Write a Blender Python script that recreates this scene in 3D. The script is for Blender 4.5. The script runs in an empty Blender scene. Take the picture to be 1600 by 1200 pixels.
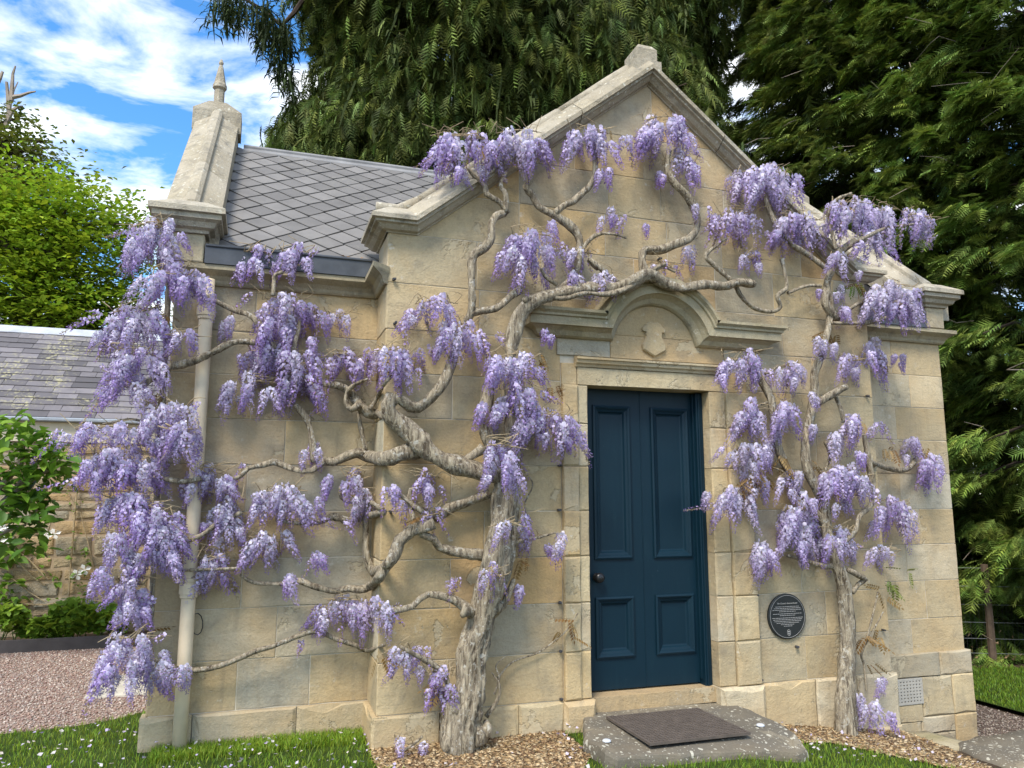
import bpy, math, random
import numpy as np
from mathutils import Vector, Matrix

random.seed(7); RNG = np.random.default_rng(7)
SC = bpy.context.scene; COL = SC.collection
R = math.radians

# ------------------------------------------------------------------ camera
FPX, HY, DVP, CAMD, CAMH = 1200., 784., 400., 4.8, 1.62
_p = math.atan((HY-600)/FPX); _yaw = math.atan2(800-DVP, math.hypot(FPX, HY-600))
FW = np.array([math.sin(_yaw)*math.cos(_p), math.cos(_yaw)*math.cos(_p), math.sin(_p)])
RT = np.array([math.cos(_yaw), -math.sin(_yaw), 0.]); UP = np.cross(RT, FW)
CAM = np.array([0., -CAMD, CAMH])
cd = bpy.data.cameras.new('camera'); cam = bpy.data.objects.new('camera', cd); COL.objects.link(cam)
cd.sensor_width = 36; cd.lens = FPX/1600*36; cd.clip_start = .05; cd.clip_end = 2000
cam.matrix_world = Matrix(((RT[0], UP[0], -FW[0], CAM[0]), (RT[1], UP[1], -FW[1], CAM[1]), (RT[2], UP[2], -FW[2], CAM[2]), (0, 0, 0, 1)))
SC.camera = cam
SC.render.resolution_x = 1024; SC.render.resolution_y = 768

# ------------------------------------------------------------------ world, sun, exposure
SUN_EL, SUN_AZ = R(52), R(222)         # azimuth measured clockwise from +Y: light comes from the front left
w = bpy.data.worlds.new('World'); SC.world = w; w.use_nodes = True
nt = w.node_tree; nt.nodes.clear()
def N(t, typ, **kw):
    n = t.nodes.new(typ)
    for k, v in kw.items():
        if k.startswith('i_'): n.inputs[k[2:].replace('_', ' ')].default_value = v
        else: setattr(n, k, v)
    return n
out = N(nt, 'ShaderNodeOutputWorld')
sky = N(nt, 'ShaderNodeTexSky', sky_type='NISHITA', sun_disc=False, sun_elevation=SUN_EL, sun_rotation=SUN_AZ, air_density=1.0, dust_density=.35, ozone_density=2.2)
hs = N(nt, 'ShaderNodeHueSaturation'); hs.inputs['Saturation'].default_value = 1.3; hs.inputs['Value'].default_value = 1.15
nt.links.new(sky.outputs[0], hs.inputs['Color'])
bg1 = N(nt, 'ShaderNodeBackground'); bg1.inputs[1].default_value = .13; nt.links.new(hs.outputs[0], bg1.inputs[0])
bg2 = N(nt, 'ShaderNodeBackground'); bg2.inputs[0].default_value = (.93, .97, 1, 1); bg2.inputs[1].default_value = .78
tc = N(nt, 'ShaderNodeTexCoord'); sep = N(nt, 'ShaderNodeSeparateXYZ'); nt.links.new(tc.outputs['Generated'], sep.inputs[0])
def M(t, op, a, b=None, c=None):
    n = t.nodes.new('ShaderNodeMath'); n.operation = op
    for i, v in enumerate((a, b, c)):
        if v is None: continue
        if isinstance(v, (int, float)): n.inputs[i].default_value = v
        else: t.links.new(v, n.inputs[i])
    return n.outputs[0]
zz = M(nt, 'ADD', M(nt, 'MAXIMUM', sep.outputs[2], 0.0), .22)
cmb = N(nt, 'ShaderNodeCombineXYZ'); nt.links.new(M(nt, 'DIVIDE', sep.outputs[0], zz), cmb.inputs[0]); nt.links.new(M(nt, 'DIVIDE', sep.outputs[1], zz), cmb.inputs[1])
mp = N(nt, 'ShaderNodeMapping'); mp.inputs['Rotation'].default_value = (0, 0, R(35)); mp.inputs['Scale'].default_value = (1.0, 1.5, 1); mp.inputs['Location'].default_value = (7.3, 2.2, 0); nt.links.new(cmb.outputs[0], mp.inputs[0])
n1 = N(nt, 'ShaderNodeTexNoise'); n1.inputs['Scale'].default_value = 3.3; n1.inputs['Detail'].default_value = 9; n1.inputs['Roughness'].default_value = .58; n1.inputs['Distortion'].default_value = .35
nt.links.new(mp.outputs[0], n1.inputs['Vector'])
cr = N(nt, 'ShaderNodeValToRGB'); cr.color_ramp.elements[0].position = .425; cr.color_ramp.elements[1].position = .60
nt.links.new(n1.outputs[0], cr.inputs[0])
mx = N(nt, 'ShaderNodeMixShader'); nt.links.new(cr.outputs[0], mx.inputs[0]); nt.links.new(bg1.outputs[0], mx.inputs[1]); nt.links.new(bg2.outputs[0], mx.inputs[2])
nt.links.new(mx.outputs[0], out.inputs[0])
sl = bpy.data.lights.new('sun', 'SUN'); so = bpy.data.objects.new('sun', sl); COL.objects.link(so)
sl.energy = 2.1; sl.angle = R(20); sl.color = (1, .93, .82)
sd = Vector((math.sin(SUN_AZ)*math.cos(SUN_EL), math.cos(SUN_AZ)*math.cos(SUN_EL), math.sin(SUN_EL)))
so.rotation_euler = sd.to_track_quat('Z', 'Y').to_euler(); so.location = sd*40
SC.view_settings.view_transform = 'Standard'; SC.view_settings.look = 'None'; SC.view_settings.gamma = 1
SC.view_settings.use_curve_mapping = False; SC.view_settings.exposure = 1.1
SC.render.engine = 'CYCLES'
SC.cycles.max_bounces = 4; SC.cycles.diffuse_bounces = 2; SC.cycles.transparent_max_bounces = 4

# ------------------------------------------------------------------ helpers
def ray(x, y): return RT*(x-800)+UP*(600-y)+FW*FPX
def P(x, y, Y=0.): r = ray(x, y); return CAM+r*((Y-CAM[1])/r[1])
def G(x, y, Z=0.): r = ray(x, y); return CAM+r*((Z-CAM[2])/r[2])
def pxm(p): return float(np.dot(np.array(p)-CAM, FW))/FPX       # metres per photo pixel at a point
WM = {}
def link(o, parent=None, mw=None):
    COL.objects.link(o); mw = mw or Matrix.Identity(4); WM[o.name] = mw
    if parent is not None:
        o.parent = parent; o.matrix_parent_inverse = WM[parent.name].inverted()
    o.matrix_basis = mw
    return o
def tag(o, label=None, cat=None, group=None, kind=None):
    for k, v in (('label', label), ('category', cat), ('group', group), ('kind', kind)):
        if v: o[k] = v
    return o
def thing(name, loc, label, cat, group=None):
    o = bpy.data.objects.new(name, None); o.empty_display_size = .1
    link(o, None, Matrix.Translation(Vector([float(v) for v in loc]))); return tag(o, label, cat, group)
def mesh(name, V, Fc, mat, smooth=False, cols=None):
    me = bpy.data.meshes.new(name)
    if isinstance(V, np.ndarray) and isinstance(Fc, np.ndarray):
        n, k = Fc.shape
        me.vertices.add(len(V)); me.vertices.foreach_set('co', V.astype(np.float32).ravel())
        me.loops.add(n*k); me.loops.foreach_set('vertex_index', Fc.astype(np.int32).ravel())
        me.polygons.add(n); me.polygons.foreach_set('loop_start', np.arange(0, n*k, k, dtype=np.int32))
        me.update(calc_edges=True)
    else:
        me.from_pydata([tuple(map(float, v)) for v in V], [], [tuple(int(i) for i in f) for f in Fc]); me.update()
    if cols is not None:
        a = me.color_attributes.new('Col', 'FLOAT_COLOR', 'POINT')
        c = np.ones((len(V), 4), np.float32); c[:, :3] = cols; a.data.foreach_set('color', c.ravel())
    me.materials.append(mat)
    if smooth: me.polygons.foreach_set('use_smooth', np.ones(len(me.polygons), bool))
    return me
def obj(name, V, Fc, mat, parent=None, smooth=False, color=None, cols=None, mw=None):
    o = bpy.data.objects.new(name, mesh(name, V, Fc, mat, smooth, cols)); link(o, parent, mw)
    if color: o.color = (*color, 1)
    return o
def inst(name, me, parent, mw, color=None):
    o = bpy.data.objects.new(name, me); link(o, parent, mw)
    if color: o.color = (*color, 1)
    return o
class B:
    def __init__(s): s.V = []; s.F = []
    def add(s, V, F):
        o = len(s.V); s.V += [tuple(map(float, v)) for v in V]; s.F += [tuple(i+o for i in f) for f in F]; return s
    def box(s, x0, x1, y0, y1, z0, z1, bev=0.0):
        if bev <= 0:
            return s.add([(x0, y0, z0), (x1, y0, z0), (x1, y1, z0), (x0, y1, z0), (x0, y0, z1), (x1, y0, z1), (x1, y1, z1), (x0, y1, z1)],
                  [(3, 2, 1, 0), (4, 5, 6, 7), (0, 1, 5, 4), (1, 2, 6, 5), (2, 3, 7, 6), (3, 0, 4, 7)])
        # loft of rectangles with chamfers on every edge
        b = bev; L = [(b, 0.), (0, b), (0, z1-z0-b), (b, z1-z0)]; rings = []
        for ins, dz in L:
            xa, xb, ya, yb = x0+ins, x1-ins, y0+ins, y1-ins
            c = 0 if ins else b
            rings.append([(xa+c, ya, z0+dz), (xb-c, ya, z0+dz), (xb, ya+c, z0+dz), (xb, yb-c, z0+dz), (xb-c, yb, z0+dz), (xa+c, yb, z0+dz), (xa, yb-c, z0+dz), (xa, ya+c, z0+dz)] if not ins else
                         [(xa, ya, z0+dz), (xb, ya, z0+dz), (xb, ya, z0+dz), (xb, yb, z0+dz), (xb, yb, z0+dz), (xa, yb, z0+dz), (xa, yb, z0+dz), (xa, ya, z0+dz)])
        V = sum(rings, []); F = []
        for k in range(3):
            for i in range(8): j = (i+1) % 8; F.append((k*8+i, k*8+j, k*8+8+j, k*8+8+i))
        F.append(tuple(range(7, -1, -1))); F.append(tuple(range(24, 32)))
        return s.add(V, F)
    def loft(s, rings, cap=True, closed=True):
        n = len(rings[0]); V = sum([list(r) for r in rings], []); F = []
        for k in range(len(rings)-1):
            for i in range(n if closed else n-1):
                j = (i+1) % n; F.append((k*n+i, k*n+j, k*n+n+j, k*n+n+i))
        if cap: F.append(tuple(range(n-1, -1, -1))); F.append(tuple(range((len(rings)-1)*n, len(rings)*n)))
        return s.add(V, F)
    def build(s, name, mat, parent=None, smooth=False, color=None, mw=None): return obj(name, s.V, s.F, mat, parent, smooth, color, mw=mw)
def clip(poly, a, b, c):                                   # keep a*x+b*z<=c
    r = []
    for i in range(len(poly)):
        p, q = poly[i], poly[(i+1) % len(poly)]; dp = a*p[0]+b*p[1]-c; dq = a*q[0]+b*q[1]-c
        if dp <= 0: r.append(p)
        if dp*dq < 0: t = dp/(dp-dq); r.append((p[0]+t*(q[0]-p[0]), p[1]+t*(q[1]-p[1])))
    return r
def area(p): return .5*sum(p[i][0]*p[(i+1) % len(p)][1]-p[(i+1) % len(p)][0]*p[i][1] for i in range(len(p)))
def block_poly(poly, y0, y1, gap=.002, bev=.006, jit=.0022, seg=.11):
    """prism of an XZ polygon, front face at y0 with a worn bevelled edge"""
    if area(poly) < 0: poly = poly[::-1]
    cx = sum(p[0] for p in poly)/len(poly); cz = sum(p[1] for p in poly)/len(poly)
    def inset(pl, d):
        n = len(pl); r = []
        for i in range(n):
            a, b, c = Vector(pl[i-1]), Vector(pl[i]), Vector(pl[(i+1) % n])
            e1 = (b-a).normalized(); e2 = (c-b).normalized(); n1 = Vector((-e1.y, e1.x)); n2 = Vector((-e2.y, e2.x))
            k = 1+n1.dot(n2); mv = (n1+n2)/max(k, .3); r.append((b.x+mv.x*d, b.y+mv.y*d))
        return r
    outer = inset(poly, gap); dense = []
    for i in range(len(outer)):
        a, b = outer[i], outer[(i+1) % len(outer)]; L = math.dist(a, b); k = max(1, min(5, int(L/seg)))
        for j in range(k): dense.append((a[0]+(b[0]-a[0])*j/k, a[1]+(b[1]-a[1])*j/k))
    rj = lambda s: random.uniform(-s, s)
    o2 = [(p[0]+rj(jit*.5), p[1]+rj(jit*.5)) for p in dense]
    n = len(o2); f = []
    for p in o2:
        d = math.hypot(p[0]-cx, p[1]-cz) or 1; bb = bev*random.uniform(.5, 1.6)*(2.6 if random.random() < .07 else 1)
        f.append((p[0]-(p[0]-cx)/d*bb, p[1]-(p[1]-cz)/d*bb))
    V = [(p[0], y1, p[1]) for p in o2]+[(p[0], y0+bev*.8, p[1]) for p in o2]+[(p[0], y0+rj(.001), p[1]) for p in f]
    F = [tuple(range(2*n, 3*n))]
    for i in range(n):
        j = (i+1) % n; F.append((i, j, n+j, n+i)); F.append((n+i, n+j, 2*n+j, 2*n+i))
    return V, F
def sweep(name, stations, prof, mat, parent, color=None, closed_prof=True, smooth=False):
    """stations: (base, outward vector, up vector); prof: (out, up) points"""
    rings = [[tuple(np.array(b)+np.array(o)*u+np.array(v)*h) for u, h in prof] for b, o, v in stations]
    bb = B().loft(rings[::-1], cap=True, closed=closed_prof); return bb.build(name, mat, parent, smooth, color)
def mitre_path(pts, Y=0.):
    st = []; n = len(pts)
    for i in range(n):
        d = []
        if i > 0: d.append(Vector((pts[i][0]-pts[i-1][0], pts[i][1]-pts[i-1][1])).normalized())
        if i < n-1: d.append(Vector((pts[i+1][0]-pts[i][0], pts[i+1][1]-pts[i][1])).normalized())
        ns = [Vector((-e.y, e.x)) for e in d]
        m = ns[0] if len(ns) == 1 else (ns[0]+ns[1])/(1+ns[0].dot(ns[1]))
        st.append(((pts[i][0], Y, pts[i][1]), (0, -1, 0), (m.x, 0, m.y)))
    return st
def catmull(pts, step):
    """smooth a list of rows (x,y,z,r) ; returns dense array"""
    p = np.array(pts, float)
    if len(p) < 2: return p
    q = np.vstack([2*p[0]-p[1], p, 2*p[-1]-p[-2]]); outp = []
    for i in range(1, len(q)-2):
        L = np.linalg.norm(q[i+1][:3]-q[i][:3]); k = max(1, int(L/step))
        for j in range(k):
            t = j/k; outp.append(.5*((2*q[i])+(-q[i-1]+q[i+1])*t+(2*q[i-1]-5*q[i]+4*q[i+1]-q[i+2])*t*t+(-q[i-1]+3*q[i]-3*q[i+1]+q[i+2])*t**3))
    outp.append(q[-2]); return np.array(outp)
def tube(pts, sides=8, step=.05, lump=0., ridges=0, seed=0, cap=True):
    d = catmull(pts, step); n = len(d); rs = np.random.default_rng(abs(int(seed)))
    T = np.gradient(d[:, :3], axis=0) if n > 1 else np.array([[0, 0, 1.]]); T /= np.linalg.norm(T, axis=1)[:, None]+1e-9
    ref = np.array([.3, -1, .2]); V = []; ph = rs.uniform(0, 6.28, 6)
    u = np.cross(T[0], ref); u /= np.linalg.norm(u)+1e-9; s = 0
    lump_r = rs.normal(0, 1, n); lump_r = np.convolve(np.pad(lump_r, 2, mode='edge'), [.15, .2, .3, .2, .15], 'valid')
    for i in range(n):
        u = u-T[i]*np.dot(u, T[i]); u /= np.linalg.norm(u)+1e-9; v = np.cross(T[i], u)
        if i: s += np.linalg.norm(d[i, :3]-d[i-1, :3])
        a = np.arange(sides)/sides*2*np.pi
        rr = d[i, 3]*(1+lump*lump_r[i]*1.3+lump*.6*np.sin(a*2+ph[0]+s*5)+lump*.5*np.sin(a*3+ph[1]-s*9))
        if ridges: rr = rr*(1+.075*np.sin(a*ridges+ph[2]+s*6+1.5*np.sin(s*7))+.05*np.sin(a*(ridges*2+1)+ph[3]-s*11))
        rr = rr*(1+rs.normal(0, lump*.35, sides))
        V.append(d[i, :3]+np.outer(np.cos(a)*rr, u)+np.outer(np.sin(a)*rr, v))
    V = np.vstack(V); F = []
    for i in range(n-1):
        for j in range(sides): k = (j+1) % sides; F.append((i*sides+j, i*sides+k, i*sides+sides+k, i*sides+sides+j))
    if cap: F.append(tuple(range(sides-1, -1, -1))); F.append(tuple(range((n-1)*sides, n*sides)))
    return [tuple(v) for v in V], F

# ------------------------------------------------------------------ materials
def mat(name):
    m = bpy.data.materials.new(name); m.use_nodes = True; t = m.node_tree
    return m, t, t.nodes['Principled BSDF']
def noise(t, scale, detail=4, rough=.55, vec=None, dist=0.):
    n = N(t, 'ShaderNodeTexNoise'); n.inputs['Scale'].default_value = scale; n.inputs['Detail'].default_value = detail; n.inputs['Roughness'].default_value = rough; n.inputs['Distortion'].default_value = dist
    if vec is not None: t.links.new(vec, n.inputs['Vector'])
    return n.outputs[0]
def ramp(t, v, a, b, ca=(0, 0, 0, 1), cb=(1, 1, 1, 1)):
    n = N(t, 'ShaderNodeValToRGB'); n.color_ramp.elements[0].position = a; n.color_ramp.elements[1].position = b
    n.color_ramp.elements[0].color = ca; n.color_ramp.elements[1].color = cb; t.links.new(v, n.inputs[0]); return n.outputs[0]
def mixc(t, f, a, b, mode='MIX'):
    n = N(t, 'ShaderNodeMix', data_type='RGBA', blend_type=mode)
    for i, v in ((0, f), (6, a), (7, b)):
        if isinstance(v, (int, float)): n.inputs[i].default_value = v
        elif isinstance(v, tuple): n.inputs[i].default_value = v if len(v) == 4 else (*v, 1)
        else: t.links.new(v, n.inputs[i])
    return n.outputs[2]
def bump(t, bsdf, h, strength=.5, dist=.01):
    n = N(t, 'ShaderNodeBump'); n.inputs['Strength'].default_value = strength; n.inputs['Distance'].default_value = dist
    t.links.new(h, n.inputs['Height']); t.links.new(n.outputs[0], bsdf.inputs['Normal'])
def rnd_vec(t, scale=(1, 1, 1), k=37.):
    """object-space position shifted by a random amount for each object"""
    g = N(t, 'ShaderNodeNewGeometry'); oi = N(t, 'ShaderNodeObjectInfo'); mpn = N(t, 'ShaderNodeMapping')
    cb = N(t, 'ShaderNodeCombineXYZ'); r = M(t, 'MULTIPLY', oi.outputs['Random'], k)
    for i in range(3): t.links.new(r, cb.inputs[i])
    t.links.new(g.outputs['Position'], mpn.inputs['Vector']); t.links.new(cb.outputs[0], mpn.inputs['Location']); mpn.inputs['Scale'].default_value = scale
    return mpn.outputs[0], oi
def stone_mat(name, lichen=.25, grime=.5, bed=1.0, base=None, rough_dist=.006, iron=.6, green=0., flake=1., spots=0.):
    m, t, b = mat(name); vec, oi = rnd_vec(t); vb, _ = rnd_vec(t, (1.2, 1.2, 9))
    col = oi.outputs['Color'] if base is None else None
    if base is not None:
        rgb = N(t, 'ShaderNodeRGB'); rgb.outputs[0].default_value = (*base, 1); col = rgb.outputs[0]
    nb = noise(t, 1.7, 5, .6, vec, .4); nm = noise(t, 6, 4, .65, vec, .3); nf = noise(t, 70, 2, .7, vec); nl = noise(t, 2.4, 3, .6, vb, .6)
    c = mixc(t, M(t, 'MULTIPLY', ramp(t, nb, .42, .68), iron), col, (.50, .335, .15))                    # iron-stained patches
    c = mixc(t, M(t, 'MULTIPLY', ramp(t, nl, .50, .66), .22*bed), c, (.30, .24, .15))                     # bedding bands
    nd = noise(t, 1.3, 4, .62, vec, .5)
    c = mixc(t, M(t, 'MULTIPLY', ramp(t, nd, .46, .68), grime), c, (.31, .265, .185))                      # broad grey weathering
    c = mixc(t, M(t, 'MULTIPLY', ramp(t, nm, .54, .74), grime*.8), c, (.15, .14, .12))
    vs, _ = rnd_vec(t, (6, 6, .7), 3.); ns = noise(t, 2.2, 3, .6, vs)
    c = mixc(t, M(t, 'MULTIPLY', ramp(t, ns, .56, .72), .45*grime), c, (.12, .115, .095))                  # run-off streaks
    nk = noise(t, 2.6, 7, .68, vec, .35); fl = ramp(t, nk, .600, .612); fl = M(t, 'MULTIPLY', fl, flake)      # flaked skin of the stone
    c = mixc(t, M(t, 'MULTIPLY', fl, .6), c, (.54, .46, .31))
    if green: c = mixc(t, M(t, 'MULTIPLY', ramp(t, nb, .5, .66), green), c, (.13, .15, .06))
    if lichen:
        n2 = noise(t, 15, 5, .75, vec); n3 = noise(t, 2.1, 3, .5, vec)
        c = mixc(t, M(t, 'MULTIPLY', M(t, 'MULTIPLY', ramp(t, n2, .60, .66), ramp(t, n3, .5, .62)), min(1., lichen*2)), c, (.62, .58, .48))
    if spots:
        nw = noise(t, 9, 3, .6, vec); wv = N(t, 'ShaderNodeMix', data_type='RGBA'); wv.inputs[0].default_value = .06; t.links.new(vec, wv.inputs[6])
        nn = N(t, 'ShaderNodeTexNoise'); nn.inputs['Scale'].default_value = 14; t.links.new(vec, nn.inputs['Vector']); t.links.new(nn.outputs['Color'], wv.inputs[7])
        for sc_, th_, am in ((27, .30, .75), (60, .30, .6)):
            vo = N(t, 'ShaderNodeTexVoronoi'); vo.inputs['Scale'].default_value = sc_; t.links.new(wv.outputs[2], vo.inputs['Vector'])
            sel = N(t, 'ShaderNodeSeparateColor'); t.links.new(vo.outputs['Color'], sel.inputs[0])
            mk = M(t, 'MULTIPLY', M(t, 'LESS_THAN', vo.outputs['Distance'], th_), M(t, 'GREATER_THAN', sel.outputs[0], 1-spots*.30))
            c = mixc(t, M(t, 'MULTIPLY', mk, am), c, (.60, .575, .47))
    c = mixc(t, .35, c, ramp(t, nf, .25, .75, (.55, .52, .48, 1), (1, 1, 1, 1)), 'MULTIPLY')
    t.links.new(c, b.inputs['Base Color']); b.inputs['Roughness'].default_value = .93; b.inputs['Specular IOR Level'].default_value = .25
    h = M(t, 'ADD', M(t, 'ADD', M(t, 'MULTIPLY', nm, .8), M(t, 'MULTIPLY', nf, .35)), M(t, 'MULTIPLY', nl, .5*bed))
    nt_ = noise(t, 24, 4, .7, vec, .4); h = M(t, 'ADD', M(t, 'SUBTRACT', h, M(t, 'MULTIPLY', fl, .55)), M(t, 'MULTIPLY', nt_, .55))
    bump(t, b, h, .85, rough_dist*1.5); return m
STONE = stone_mat('sandstone', .3, .46, .6, None, .007, .6)
STONE_OLD = stone_mat('weathered sandstone', .4, .75, .4, (.41, .36, .24), .007, .35, .45, .4)
STEP = stone_mat('lichened step stone', 1.0, .7, .1, (.155, .138, .108), .006, .12, 0., .3, 1.)
RUBBLE = stone_mat('rubble sandstone', .2, .5, .8, None, .018, .4)
COPE = stone_mat('lichened coping stone', 1.0, .95, .3, (.45, .405, .315), .010, .15, .10, .4, .6)
def plain(name, col, rough=.6, spec=.4, metal=0., var=0., scale=9, bmp=0., bscale=60):
    m, t, b = mat(name); b.inputs['Roughness'].default_value = rough; b.inputs['Specular IOR Level'].default_value = spec; b.inputs['Metallic'].default_value = metal
    g = N(t, 'ShaderNodeNewGeometry')
    n = noise(t, scale, 6, .65, g.outputs['Position'])
    c = mixc(t, ramp(t, n, .3, .7), tuple(x*(1-var) for x in col), tuple(min(1, x*(1+var)) for x in col)); t.links.new(c, b.inputs['Base Color'])
    if bmp: bump(t, b, noise(t, bscale, 5, .6, g.outputs['Position']), bmp, .003)
    return m
MORTAR = plain('lime mortar', (.50, .45, .35), .95, .2, 0, .3, 8, .5)
RMORTAR = plain('tan lime mortar', (.40, .305, .20), .95, .2, 0, .3, 5, .8)
LEAD = plain('lead sheet', (.060, .066, .075), .5, .5, .0, .35, 7, .2, 20)
LEADPALE = plain('pale lead flashing', (.46, .48, .52), .5, .4, 0, .2, 5, .2, 15)
PIPE = plain('cream pipe paint', (.66, .55, .385), .45, .4, 0, .12, 6, .08, 30)
CREAM = plain('cream fascia paint', (.60, .53, .40), .6, .3, 0, .08)
BLACK = plain('black iron', (.012, .012, .013), .32, .5)
IRON = plain('dull wire', (.05, .05, .055), .6, .4)
GRILLE = plain('grey metal grille', (.43, .40, .34), .55, .4, 0, .1)
RUBBER = plain('rubber mat', (.105, .085, .070), .8, .3, 0, .25, 14, .3, 90)
HOLE_SHADE = plain('painted hole shade', (.012, .011, .010), .9, .1)  # near-black colour standing for the shade inside holes
WHITE = plain('engraved lettering', (.38, .37, .35), .7, .2)
GLASS = plain('clear stud', (.55, .57, .60), .12, .6)
TIMBER = plain('dark edging board', (.055, .050, .050), .8, .3, 0, .3, 6, .3)
POSTM = plain('fence post wood', (.12, .085, .06), .9, .2, 0, .3, 8, .5)
BARKD = plain('conifer bark', (.075, .055, .043), .95, .15, 0, .4, 5, .8, 25)
TWIGM = plain('pale dead twig', (.30, .25, .20), .9, .2, 0, .25)
def door_mat():
    m, t, b = mat('blue door paint'); g = N(t, 'ShaderNodeNewGeometry'); vp, _ = rnd_vec(t, (9, 9, .9), 5)
    n = noise(t, 4, 6, .6, vp); n2 = noise(t, 1.6, 4, .6, g.outputs['Position']); nc = noise(t, 40, 4, .7, g.outputs['Position'])
    c = mixc(t, ramp(t, n2, .3, .75), (.0028, .0162, .0278), (.0042, .0220, .036)); c = mixc(t, M(t, 'MULTIPLY', ramp(t, n, .55, .75), .35), c, (.009, .032, .044))
    c = mixc(t, M(t, 'MULTIPLY', ramp(t, nc, .70, .74), .35), c, (.09, .11, .13))
    t.links.new(c, b.inputs['Base Color']); b.inputs['Roughness'].default_value = .45; b.inputs['Specular IOR Level'].default_value = .22
    bump(t, b, n, .22, .003); return m
DOORM = door_mat()
def slate_mat(name, base, lich=(.42, .40, .24), lamt=.3, vr=.4):
    m, t, b = mat(name); vec, oi = rnd_vec(t, (1, 1, 1), 61); n = noise(t, 5, 6, .65, vec); n2 = noise(t, 22, 5, .7, vec); g = N(t, 'ShaderNodeNewGeometry'); n3 = noise(t, 1.5, 4, .6, g.outputs['Position'])
    v = M(t, 'ADD', M(t, 'MULTIPLY', oi.outputs['Random'], vr), 1.-vr*.5); k = N(t, 'ShaderNodeCombineColor')
    for i in range(3): t.links.new(v, k.inputs[i])
    c = mixc(t, 1., base, k.outputs[0], 'MULTIPLY'); c = mixc(t, M(t, 'MULTIPLY', ramp(t, n, .45, .7), .45), c, tuple(x*.55 for x in base))
    c = mixc(t, M(t, 'MULTIPLY', M(t, 'MULTIPLY', ramp(t, n2, .5, .62), ramp(t, n3, .52, .64)), lamt*2), c, lich)
    t.links.new(c, b.inputs['Base Color']); b.inputs['Roughness'].default_value = .62; b.inputs['Specular IOR Level'].default_value = .4
    bump(t, b, M(t, 'ADD', n, M(t, 'MULTIPLY', n2, .4)), .4, .004); return m
SLATE = slate_mat('grey diamond slate', (.180, .168, .155), (.36, .34, .26), .12)
DECK = plain('dark roof deck', (.022, .021, .022), .9, .2)  # near-black, so slate gaps show dark joints and painted shadow lines
SLATE2 = slate_mat('purple grey slate', (.160, .146, .152), (.40, .37, .21), .6, .9)
def leaf_mat(name, trans=.35, rough=.55, tint=None, var=.25, spec=.35):
    m, t, b = mat(name); a = N(t, 'ShaderNodeVertexColor', layer_name='Col'); oi = N(t, 'ShaderNodeObjectInfo'); g = N(t, 'ShaderNodeNewGeometry')
    hsn = N(t, 'ShaderNodeHueSaturation'); t.links.new(a.outputs[0], hsn.inputs['Color'])
    n = noise(t, 1.7, 3, .5, g.outputs['Position'])
    t.links.new(M(t, 'ADD', M(t, 'MULTIPLY', n, var*2), 1-var), hsn.inputs['Value'])
    t.links.new(hsn.outputs[0], b.inputs['Base Color']); b.inputs['Roughness'].default_value = rough; b.inputs['Specular IOR Level'].default_value = spec
    tr = N(t, 'ShaderNodeBsdfTranslucent'); t.links.new(hsn.outputs[0], tr.inputs[0]); ms = N(t, 'ShaderNodeMixShader'); ms.inputs[0].default_value = trans
    o = t.nodes['Material Output']; t.links.new(b.outputs[0], ms.inputs[1]); t.links.new(tr.outputs[0], ms.inputs[2]); t.links.new(ms.outputs[0], o.inputs[0]); return m
LEAF = leaf_mat('leaf', .35, .45); NEEDLE = leaf_mat('conifer spray', .18, .6, var=.3, spec=.2); GRASSM = leaf_mat('grass blade', .3, .5); PEB = leaf_mat('pebble', 0., .9, var=.1, spec=.2)
def petal_mat():
    m, t, b = mat('wisteria petal'); a = N(t, 'ShaderNodeVertexColor', layer_name='Col'); oi = N(t, 'ShaderNodeObjectInfo')
    c = mixc(t, M(t, 'MULTIPLY', M(t, 'POWER', oi.outputs['Random'], 1.4), .46), a.outputs[0], (.74, .68, .79))
    t.links.new(c, b.inputs['Base Color']); b.inputs['Roughness'].default_value = .6; b.inputs['Specular IOR Level'].default_value = .25
    tr = N(t, 'ShaderNodeBsdfTranslucent'); t.links.new(c, tr.inputs[0]); ms = N(t, 'ShaderNodeMixShader'); ms.inputs[0].default_value = .3
    o = t.nodes['Material Output']; t.links.new(b.outputs[0], ms.inputs[1]); t.links.new(tr.outputs[0], ms.inputs[2]); t.links.new(ms.outputs[0], o.inputs[0]); return m
PETAL = petal_mat()
def bark_mat():
    m, t, b = mat('wisteria bark'); g = N(t, 'ShaderNodeNewGeometry'); mpn = N(t, 'ShaderNodeMapping'); mpn.inputs['Scale'].default_value = (1, 1, .16); mpn.inputs['Rotation'].default_value = (0, R(7), 0); t.links.new(g.outputs['Position'], mpn.inputs[0])
    n = noise(t, 48, 6, .72, mpn.outputs[0], .5); n2 = noise(t, 75, 3, .7, g.outputs['Position']); n3 = noise(t, 24, 4, .65, g.outputs['Position']); nw = noise(t, 4, 3, .6, g.outputs['Position'])
    c = ramp(t, n, .38, .62, (.095, .070, .046, 1), (.52, .44, .31, 1)); c = mixc(t, M(t, 'MULTIPLY', ramp(t, nw, .42, .62), .3), c, (.27, .235, .18))
    c = mixc(t, M(t, 'MULTIPLY', ramp(t, n3, .59, .64), .75), c, (.56, .53, .45)); c = mixc(t, M(t, 'MULTIPLY', ramp(t, n2, .62, .67), .6), c, (.62, .60, .54))
    t.links.new(c, b.inputs['Base Color']); b.inputs['Roughness'].default_value = .95; b.inputs['Specular IOR Level'].default_value = .2
    bump(t, b, M(t, 'ADD', n, M(t, 'MULTIPLY', n2, .2)), 1., .022); return m
BARK = bark_mat()
TWIG = plain('wisteria twig', (.36, .28, .17), .9, .2, 0, .35, 30, .3, 120)
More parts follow.
